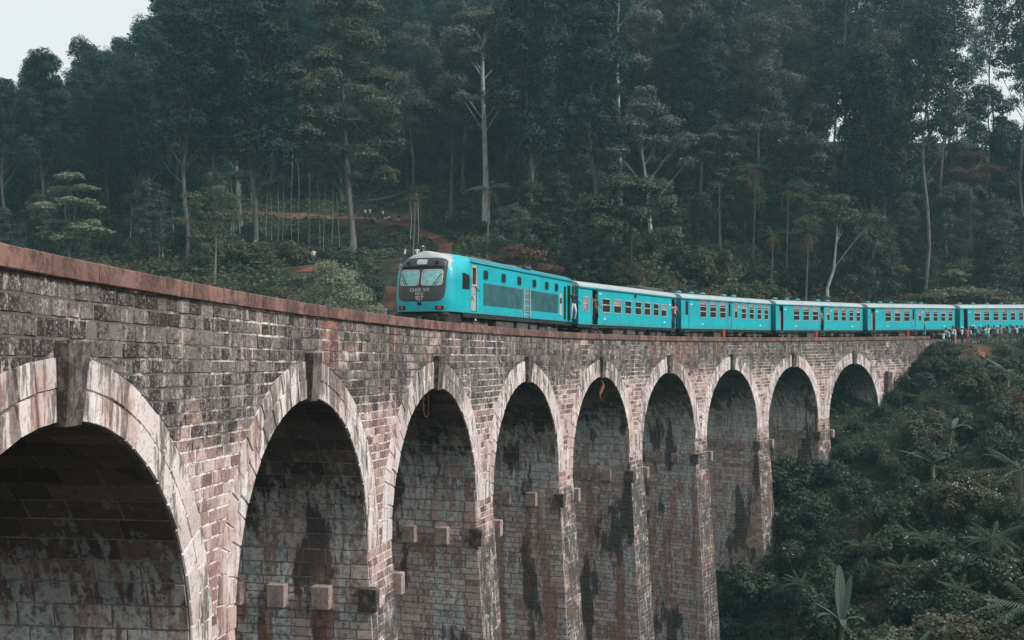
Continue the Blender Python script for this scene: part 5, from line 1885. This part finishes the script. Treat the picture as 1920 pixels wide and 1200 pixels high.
# ------------------------------------------------------------------ people
def body_mesh(pose):
    J_ = dict(pelvis=((0, 0, .93), .115), waist=((0, 0, 1.06), .10), chest=((0, -.01, 1.28), .125), neckb=((0, 0, 1.44), .055), neck=((0, -.01, 1.50), .048), jaw=((0, -.025, 1.575), .068), head=((0, -.02, 1.655), .088), crown=((0, 0, 1.705), .07),
              nose=((0, -.125, 1.635), .012), hipL=((.085, 0, .88), .085), kneeL=((.1, -.015, .49), .055), ankL=((.105, .02, .09), .036), toeL=((.12, -.13, .035), .032),
              hipR=((-.085, 0, .88), .085), kneeR=((-.1, -.015, .49), .055), ankR=((-.105, .02, .09), .036), toeR=((-.12, -.13, .035), .032),
              shL=((.17, 0, 1.40), .058), elL=((.22, .02, 1.13), .038), wrL=((.23, -.06, .90), .026), pmL=((.23, -.08, .83), .032),
              shR=((-.17, 0, 1.40), .058), elR=((-.22, .02, 1.13), .038), wrR=((-.23, -.06, .90), .026), pmR=((-.23, -.08, .83), .032))
    for k, v in pose.items():
        J_[k] = (v, J_[k][1])
    E_ = [('pelvis', 'waist'), ('waist', 'chest'), ('chest', 'neckb'), ('neckb', 'neck'), ('neck', 'jaw'), ('jaw', 'head'), ('head', 'crown'), ('head', 'nose')]
    for q in 'LR':
        E_ += [('pelvis', 'hip' + q), ('hip' + q, 'knee' + q), ('knee' + q, 'ank' + q), ('ank' + q, 'toe' + q), ('chest', 'sh' + q), ('sh' + q, 'el' + q), ('el' + q, 'wr' + q), ('wr' + q, 'pm' + q)]
    for q in 'LR':
        wv = Vector(J_['pm' + q][0]); dr = (wv - Vector(J_['wr' + q][0])).normalized()
        sd_ = dr.cross(Vector((0, 1, .3))).normalized()
        for i, (o2, ln) in enumerate(((-.03, .075), (-.010, .085), (.010, .08), (.03, .065))):
            a = wv + sd_ * o2 + dr * .02; b = a + dr * ln * .5; c = b + (dr * .8 + Vector((0, -.5, 0))).normalized() * ln * .5
            J_['f%s%da' % (q, i)] = (tuple(b), .010); J_['f%s%db' % (q, i)] = (tuple(c), .008)
            E_ += [('pm' + q, 'f%s%da' % (q, i)), ('f%s%da' % (q, i), 'f%s%db' % (q, i))]
        a = wv - dr * .02 - sd_ * .05 + Vector((0, -.02, 0)); J_['t' + q] = (tuple(a + dr * .03), .011); E_.append(('pm' + q, 't' + q))
    nm = list(J_)
    me = bpy.data.meshes.new('b')
    me.from_pydata([J_[k][0] for k in nm], [(nm.index(a), nm.index(b)) for a, b in E_], [])
    ob = bpy.data.objects.new('b', me); COL.objects.link(ob)
    ob.modifiers.new('s', 'SKIN'); m2 = ob.modifiers.new('u', 'SUBSURF'); m2.levels = 1; m2.render_levels = 1
    for i, k in enumerate(nm):
        r = J_[k][1]
        me.skin_vertices[0].data[i].radius = (r, r * (.8 if k in ('chest', 'waist', 'pelvis') else 1))
    me.skin_vertices[0].data[0].use_root = True
    dg = bpy.context.evaluated_depsgraph_get()
    out = bpy.data.meshes.new_from_object(ob.evaluated_get(dg))
    bpy.data.objects.remove(ob)
    out.name = 'person'
    out.materials.clear()
    for k in ('skin', 'shirt', 'trousers', 'shoes'): out.materials.append(M['p_' + k])
    cen = {k: Vector(J_[k][0]) for k in nm}
    def reg(a, b):
        s_ = a + b
        if 'toe' in s_: return 3
        if 'knee' in s_ or 'ank' in s_ or a == 'pelvis' and b.startswith('hip'): return 2
        if a in ('neckb', 'neck', 'jaw', 'head') or a[:2] in ('wr', 'pm') or a[0] == 'f' or a[:2] == 'el' : return 0
        return 1
    segs = [(cen[a], cen[b], reg(a, b)) for a, b in E_]
    for p in out.polygons:
        c = p.center; best = (9, 0)
        for a, b, r in segs:
            d = b - a; t = max(0, min(1, (c - a).dot(d) / max(d.length_squared, 1e-6)))
            q = (c - a - d * t).length
            if q < best[0]: best = (q, r)
        p.material_index = best[1]; p.use_smooth = True
    return out, cen


M['p_skin'] = plain('skin', (.17, .09, .06), .6)
M['p_shirt'] = plain('shirt', (.6, .62, .62), .85)
M['p_trousers'] = plain('trousers', (.05, .06, .08), .85)
M['p_shoes'] = plain('shoes', (.03, .03, .03), .6)
M['hair'] = plain('black_hair', (.012, .010, .009), .5)
CLOTH = {'white': (.66, .69, .69), 'pale blue': (.36, .60, .64), 'teal': (.03, .27, .30), 'black': (.02, .022, .025), 'navy': (.03, .05, .09), 'red': (.35, .06, .06), 'pink': (.52, .25, .24), 'grey': (.2, .21, .21), 'brown': (.14, .07, .05), 'purple': (.16, .06, .13), 'khaki': (.25, .2, .14), 'green': (.05, .16, .09), 'striped': (.5, .5, .5)}
CM = {k: plain(k.replace(' ', '_') + '_cloth', v, .85) for k, v in CLOTH.items() if k != 'striped'}
n = NT('striped_cloth'); wv_ = n.t.nodes.new('ShaderNodeTexWave'); n._set(wv_.inputs['Vector'], n.pos((1, 1, 1), obj=True)); wv_.bands_direction = 'Z'; wv_.inputs['Scale'].default_value = 2.2
CM['striped'] = n.done(n.mix(n.step(wv_.outputs[1], .45, .55), (.03, .03, .04), (.62, .62, .62)), .85)
up = dict(elL=(.26, -.12, 1.36), wrL=(.12, -.26, 1.50), pmL=(.08, -.28, 1.56), elR=(-.26, -.12, 1.36), wrR=(-.12, -.26, 1.50), pmR=(-.08, -.28, 1.56))
sit = dict(pelvis=(0, .1, .42), hipL=(.09, .08, .42), hipR=(-.09, .08, .42), kneeL=(.14, -.3, .5), kneeR=(-.14, -.3, .5), ankL=(.13, -.36, .09), ankR=(-.13, -.36, .09), toeL=(.14, -.5, .035), toeR=(-.14, -.5, .035))
dz_ = -.5
sit.update({k: (v[0], v[1] + .1, v[2] + dz_) for k, v in dict(waist=(0, .0, 1.06), chest=(0, -.01, 1.28), neckb=(0, -.02, 1.44), neck=(0, -.03, 1.5), jaw=(0, -.05, 1.575), head=(0, -.05, 1.655), crown=(0, -.03, 1.705), nose=(0, -.155, 1.635), shL=(.17, 0, 1.4), shR=(-.17, 0, 1.4), elL=(.22, -.12, 1.16), elR=(-.22, -.12, 1.16), wrL=(.14, -.34, 1.06), wrR=(-.14, -.34, 1.06), pmL=(.12, -.4, 1.05), pmR=(-.12, -.4, 1.05)).items()})
lean = dict(elR=(-.30, -.10, 1.22), wrR=(-.26, -.32, 1.28), pmR=(-.25, -.38, 1.3), kneeL=(.12, -.1, .5), elL=(.26, .05, 1.2), wrL=(.34, -.08, 1.02), pmL=(.36, -.12, .97))
walk = dict(kneeL=(.1, -.14, .5), ankL=(.1, -.16, .09), toeL=(.11, -.3, .04), kneeR=(-.1, .04, .5), ankR=(-.1, .24, .12), toeR=(-.1, .12, .035), elL=(.21, .1, 1.15), wrL=(.22, .06, .92), pmL=(.22, .04, .86))
POSE = {k: body_mesh(v) for k, v in dict(stand={}, photo=up, sit=sit, lean=lean, walk=walk).items()}


def hair_mesh(cen, long=False, hat=None):
    c = cen['head'] + Vector((0, .012, .028))
    mb = MB(); rows = []
    for i in range(7):
        t = i / 6 * (math.pi * .52 if not long else math.pi * .62)
        r = .102
        rows.append([(c.x + r * math.sin(t) * math.cos(a) * .92, c.y + r * math.sin(t) * math.sin(a) * 1.05 + (.02 if i > 4 else 0), c.z + r * math.cos(t)) for a in np.linspace(0, 2 * math.pi, 13)])
    mb.grid(rows)
    if long:
        mb.tube([tuple(c + Vector((0, .08, 0))), tuple(c + Vector((0, .10, -.16))), tuple(c + Vector((0, .09, -.3)))], [.07, .06, .02], 7)
    me = mb.build('hair' if hat is None else 'hat', M['hair'] if hat is None else hat, link_it=False, smooth=True)
    if hat is not None:
        mb = MB(); rows = []
        for r, z in ((.02, .1), (.10, .09), (.105, .03), (.19, .0), (.185, -.012), (.1, .01)):
            rows.append([(c.x + r * math.cos(a), c.y + r * math.sin(a), c.z + z + .01) for a in np.linspace(0, 2 * math.pi, 15)])
        mb.grid(rows)
        me = mb.build('hat', hat, link_it=False, smooth=True)
    return me


HAIR = {(k, l): hair_mesh(POSE[k][1], l) for k in POSE for l in (False, True)}
HAT = {k: hair_mesh(POSE[k][1], False, CM['white']) for k in POSE}


def person(x, y, z, face, pose, shirt, trousers, label, hair=False, hat=False, h=1.0, bag=None):
    """face: direction the figure looks, degrees clockwise from +Y"""
    me, cen = POSE[pose]
    o = link('person', me, None, (x, y, z)); o.rotation_euler = (0, 0, math.pi - rad(face))
    o.scale = (h * 1.14, h * 1.14, h)
    tag(o, label, 'person')
    for i, m_ in ((1, CM[shirt]), (2, CM[trousers])):
        o.material_slots[i].link = 'OBJECT'; o.material_slots[i].material = m_
    link('hair', HAIR[(pose, hair)], o)
    if hat: link('hat', HAT[pose], o)
    if bag:
        mb = MB(); mb.box(-.15, .15, .11, .28, 1.0, 1.42, c=.04); mb.build('backpack', CM[bag], o)
    return o


# along the bank at the end of the viaduct
crowd = [(1769, 'photo', 'white', 'teal', 'in white shirt and teal trousers, first of the crowd after the parapet end', 0, 0, .97), (1780, 'photo', 'pale blue', 'black', 'in pale blue shirt, second of the crowd from the parapet end', 0, 0, .93),
         (1791, 'photo', 'white', 'pink', 'in white shirt and pink trousers standing third from the parapet end', 1, 0, .99), (1804, 'photo', 'white', 'black', 'in white shirt with white brimmed hat and black trousers', 0, 1, .95),
         (1814, 'photo', 'pink', 'red', 'in pink top and red trousers beside the white hatted one', 1, 0, .96), (1825, 'photo', 'black', 'teal', 'in dark top and bright teal skirt wearing a white hat', 1, 1, 1.03),
         (1836, 'stand', 'pale blue', 'navy', 'in pale blue shirt and navy trousers right of the teal skirt', 0, 0, .96), (1843, 'photo', 'grey', 'purple', 'in grey shirt and purple trousers, middle of the crowd', 1, 0, .94),
         (1853, 'photo', 'white', 'grey', 'in white shirt and grey trousers raising both arms', 0, 0, 1.04), (1864, 'stand', 'navy', 'black', 'in navy top and black trousers among the crowd', 0, 0, 1.0),
         (1876, 'photo', 'grey', 'brown', 'in grey shirt and brown trousers holding up a camera', 0, 0, 1.02), (1888, 'stand', 'red', 'teal', 'in red top and teal skirt near the right edge', 1, 0, .95),
         (1899, 'walk', 'purple', 'purple', 'in purple dress walking near the right edge', 1, 0, .97), (1907, 'photo', 'white', 'navy', 'in white shirt and navy trousers close to the right edge', 0, 0, 1.0), (1916, 'walk', 'black', 'green', 'in black top, last one visible at the right edge', 0, 0, 1.0),
         (1774, 'stand', 'pale blue', 'navy', 'in pale blue shirt half hidden behind the first two of the crowd', 0, 0, .92), (1786, 'photo', 'white', 'black', 'in white shirt and black trousers in the back row near the parapet end', 0, 0, 1.02), (1820, 'stand', 'white', 'purple', 'in white top and purple trousers in the back row behind the teal skirt', 1, 0, .98),
         (1848, 'photo', 'white', 'teal', 'in white shirt and teal trousers in the back row, middle of the crowd', 0, 0, 1.0), (1870, 'stand', 'pale blue', 'brown', 'in pale blue shirt and brown trousers in the back row right of the middle', 0, 1, .97), (1894, 'photo', 'pale blue', 'black', 'in pale blue shirt and black trousers in the back row near the right edge', 0, 0, 1.03)]
ssamp = np.linspace(95, 135, 1600)
for i, (px_, ps, sh, trs, lb, hr, ht, hh_) in enumerate(crowd):
    dd = -.9 - .5 * (i % 3) * .6 if i < 15 else .1
    wp = W(ssamp, 0, dd)
    q = int(np.argmin(np.abs(960 + 2002.4 * wp[:, 0] / wp[:, 1] - px_)))
    x, y = wp[q, 0], wp[q, 1]
    face = rr_.uniform(-70, 20) if i % 4 else 150
    person(x, y, float(gz(x, y)) + .02, face, ps, sh, trs, 'person ' + lb, bool(hr), bool(ht), hh_, bag='teal' if i in (7, 11) else None)
wp = W(101.2, -.01, .2)[()]
person(wp[0], wp[1], wp[2], -60, 'stand', 'striped', 'teal', 'person in striped top and teal trousers standing on the end of the parapet', True, False, .98)
# people in the train doors
def in_door(car, lx, label, pose, shirt, trousers, out=.1, turn=0, zf=.06, b=BOT, **kw):
    o = person(0, 0, 0, 0, pose, shirt, trousers, label, **kw)
    o.matrix_world = car.matrix_world @ Matrix.Translation((lx, -HW + .12 - out, b + zf)) @ Matrix.Rotation(turn, 4, 'Z')
    return o


in_door(c2, 2.3 + o_, 'person in dark red top holding on in the front doorway of the first carriage', 'lean', 'brown', 'black', turn=-.4, h=1.05)
in_door(c2, 14.95 + o_, 'person in pink shirt and blue trousers leaning out of the rear doorway of first carriage', 'lean', 'pink', 'navy', out=.22, turn=-.6, h=1.03)
in_door(loco, 14.98 + lp, 'person in black shirt and pale trousers leaning out behind the locomotive grilles', 'lean', 'black', 'white', out=.34, turn=-.8, b=LB, h=1.08, hat=False)
in_door(c4, 7.8 + o_, 'person in dark clothes standing in the middle doorway of the fourth vehicle', 'stand', 'grey', 'black', out=.05, h=1.1)
in_door(loco, 1.9 + lp, 'person in white shirt leaning from the cab door window', 'lean', 'white', 'black', out=-.1, turn=-.7, b=LB, h=1.0)
# people on the hillside
def hp(px_, dep, face, pose, shirt, trs, label, **kw):
    x = (px_ - 960) / 2002.4 * dep
    return person(x, dep, float(gz(x, dep)) + .12, face, pose, shirt, trs, label, **kw)


hill = [(685, 163, 'stand', 'white', 'black', 'in white shirt and black trousers, leftmost of the group on the hill path'), (694, 163.6, 'photo', 'white', 'brown', 'in white shirt standing second in the group on the hill path'), (697, 160.5, 'sit', 'green', 'black', 'sitting in green shirt at the front of the hill path group'),
        (708, 162, 'sit', 'brown', 'black', 'sitting in brown top in the middle of the hill path group'), (716, 164, 'stand', 'black', 'black', 'in black clothes standing at the back of the hill path group'), (718, 162.5, 'stand', 'white', 'navy', 'in white shirt and navy trousers at the middle of the hill path group'),
        (722, 160.6, 'sit', 'pale blue', 'grey', 'sitting in pale blue shirt right of the hill path group middle'), (730, 161, 'sit', 'white', 'black', 'sitting in white shirt, rightmost seated one of the hill path group'), (736, 166.5, 'photo', 'black', 'black', 'in black clothes photographing from above the hill path group'), (748, 160.5, 'sit', 'black', 'white', 'sitting apart in black top with pale trousers on the hill path'),
        (759, 116.5, 'photo', 'white', 'navy', 'in white shirt photographing just above the locomotive nose'), (751, 113.5, 'stand', 'navy', 'grey', 'in navy top standing left of the white shirted photographer'), (782, 117, 'stand', 'white', 'brown', 'in white top right behind the locomotive roof'), (793, 117.5, 'photo', 'teal', 'grey', 'in teal top with arms raised behind the locomotive roof'),
        (588, 121, 'stand', 'white', 'green', 'in white shirt alone on the lower red path'), (573, 137, 'stand', 'green', 'green', 'in green clothes standing in the undergrowth of the clearing'), (577, 150, 'stand', 'teal', 'teal', 'in bright teal clothes beside a slim white stem')]
for i, (px_, dep, ps, sh, trs, lb) in enumerate(hill):
    hp(px_, dep, 150 + 40 * math.sin(i * 2.3), ps, sh, trs, 'person ' + lb, hat=(i in (13, 15)))
# pink railing behind the locomotive
rl = empty('railing', (-10.2, 116.5, float(gz(-10.2, 116.5))), 0, 'low pinkish wooden railing on the bank behind the locomotive', 'railing')
M['railing'] = plain('faded_pink_timber', (.36, .2, .17), .8)
for i in range(6):
    mb = MB(); mb.box(i * .9 - .04, i * .9 + .04, -.04, .04, -.3, 1.15); mb.build('post', M['railing'], rl)
for z in (.55, 1.05):
    mb = MB(); mb.box(-.1, 4.6, -.085, -.045, z - .04, z + .04); mb.build('rail', M['railing'], rl)

# ------------------------------------------------------------------ air
hz = NT('valley_haze')
pv = hz.t.nodes.new('ShaderNodeVolumePrincipled')
pv.inputs['Color'].default_value = (.42, .84, .90, 1)
pv.inputs['Density'].default_value = HAZE
hz.t.links.new(pv.outputs[0], hz.out.inputs['Volume'])
mb = MB(); mb.box(-330, 345, -70, 500, -45, 105)
hb = mb.build('haze', hz.mat)
tag(hb, kind='stuff')
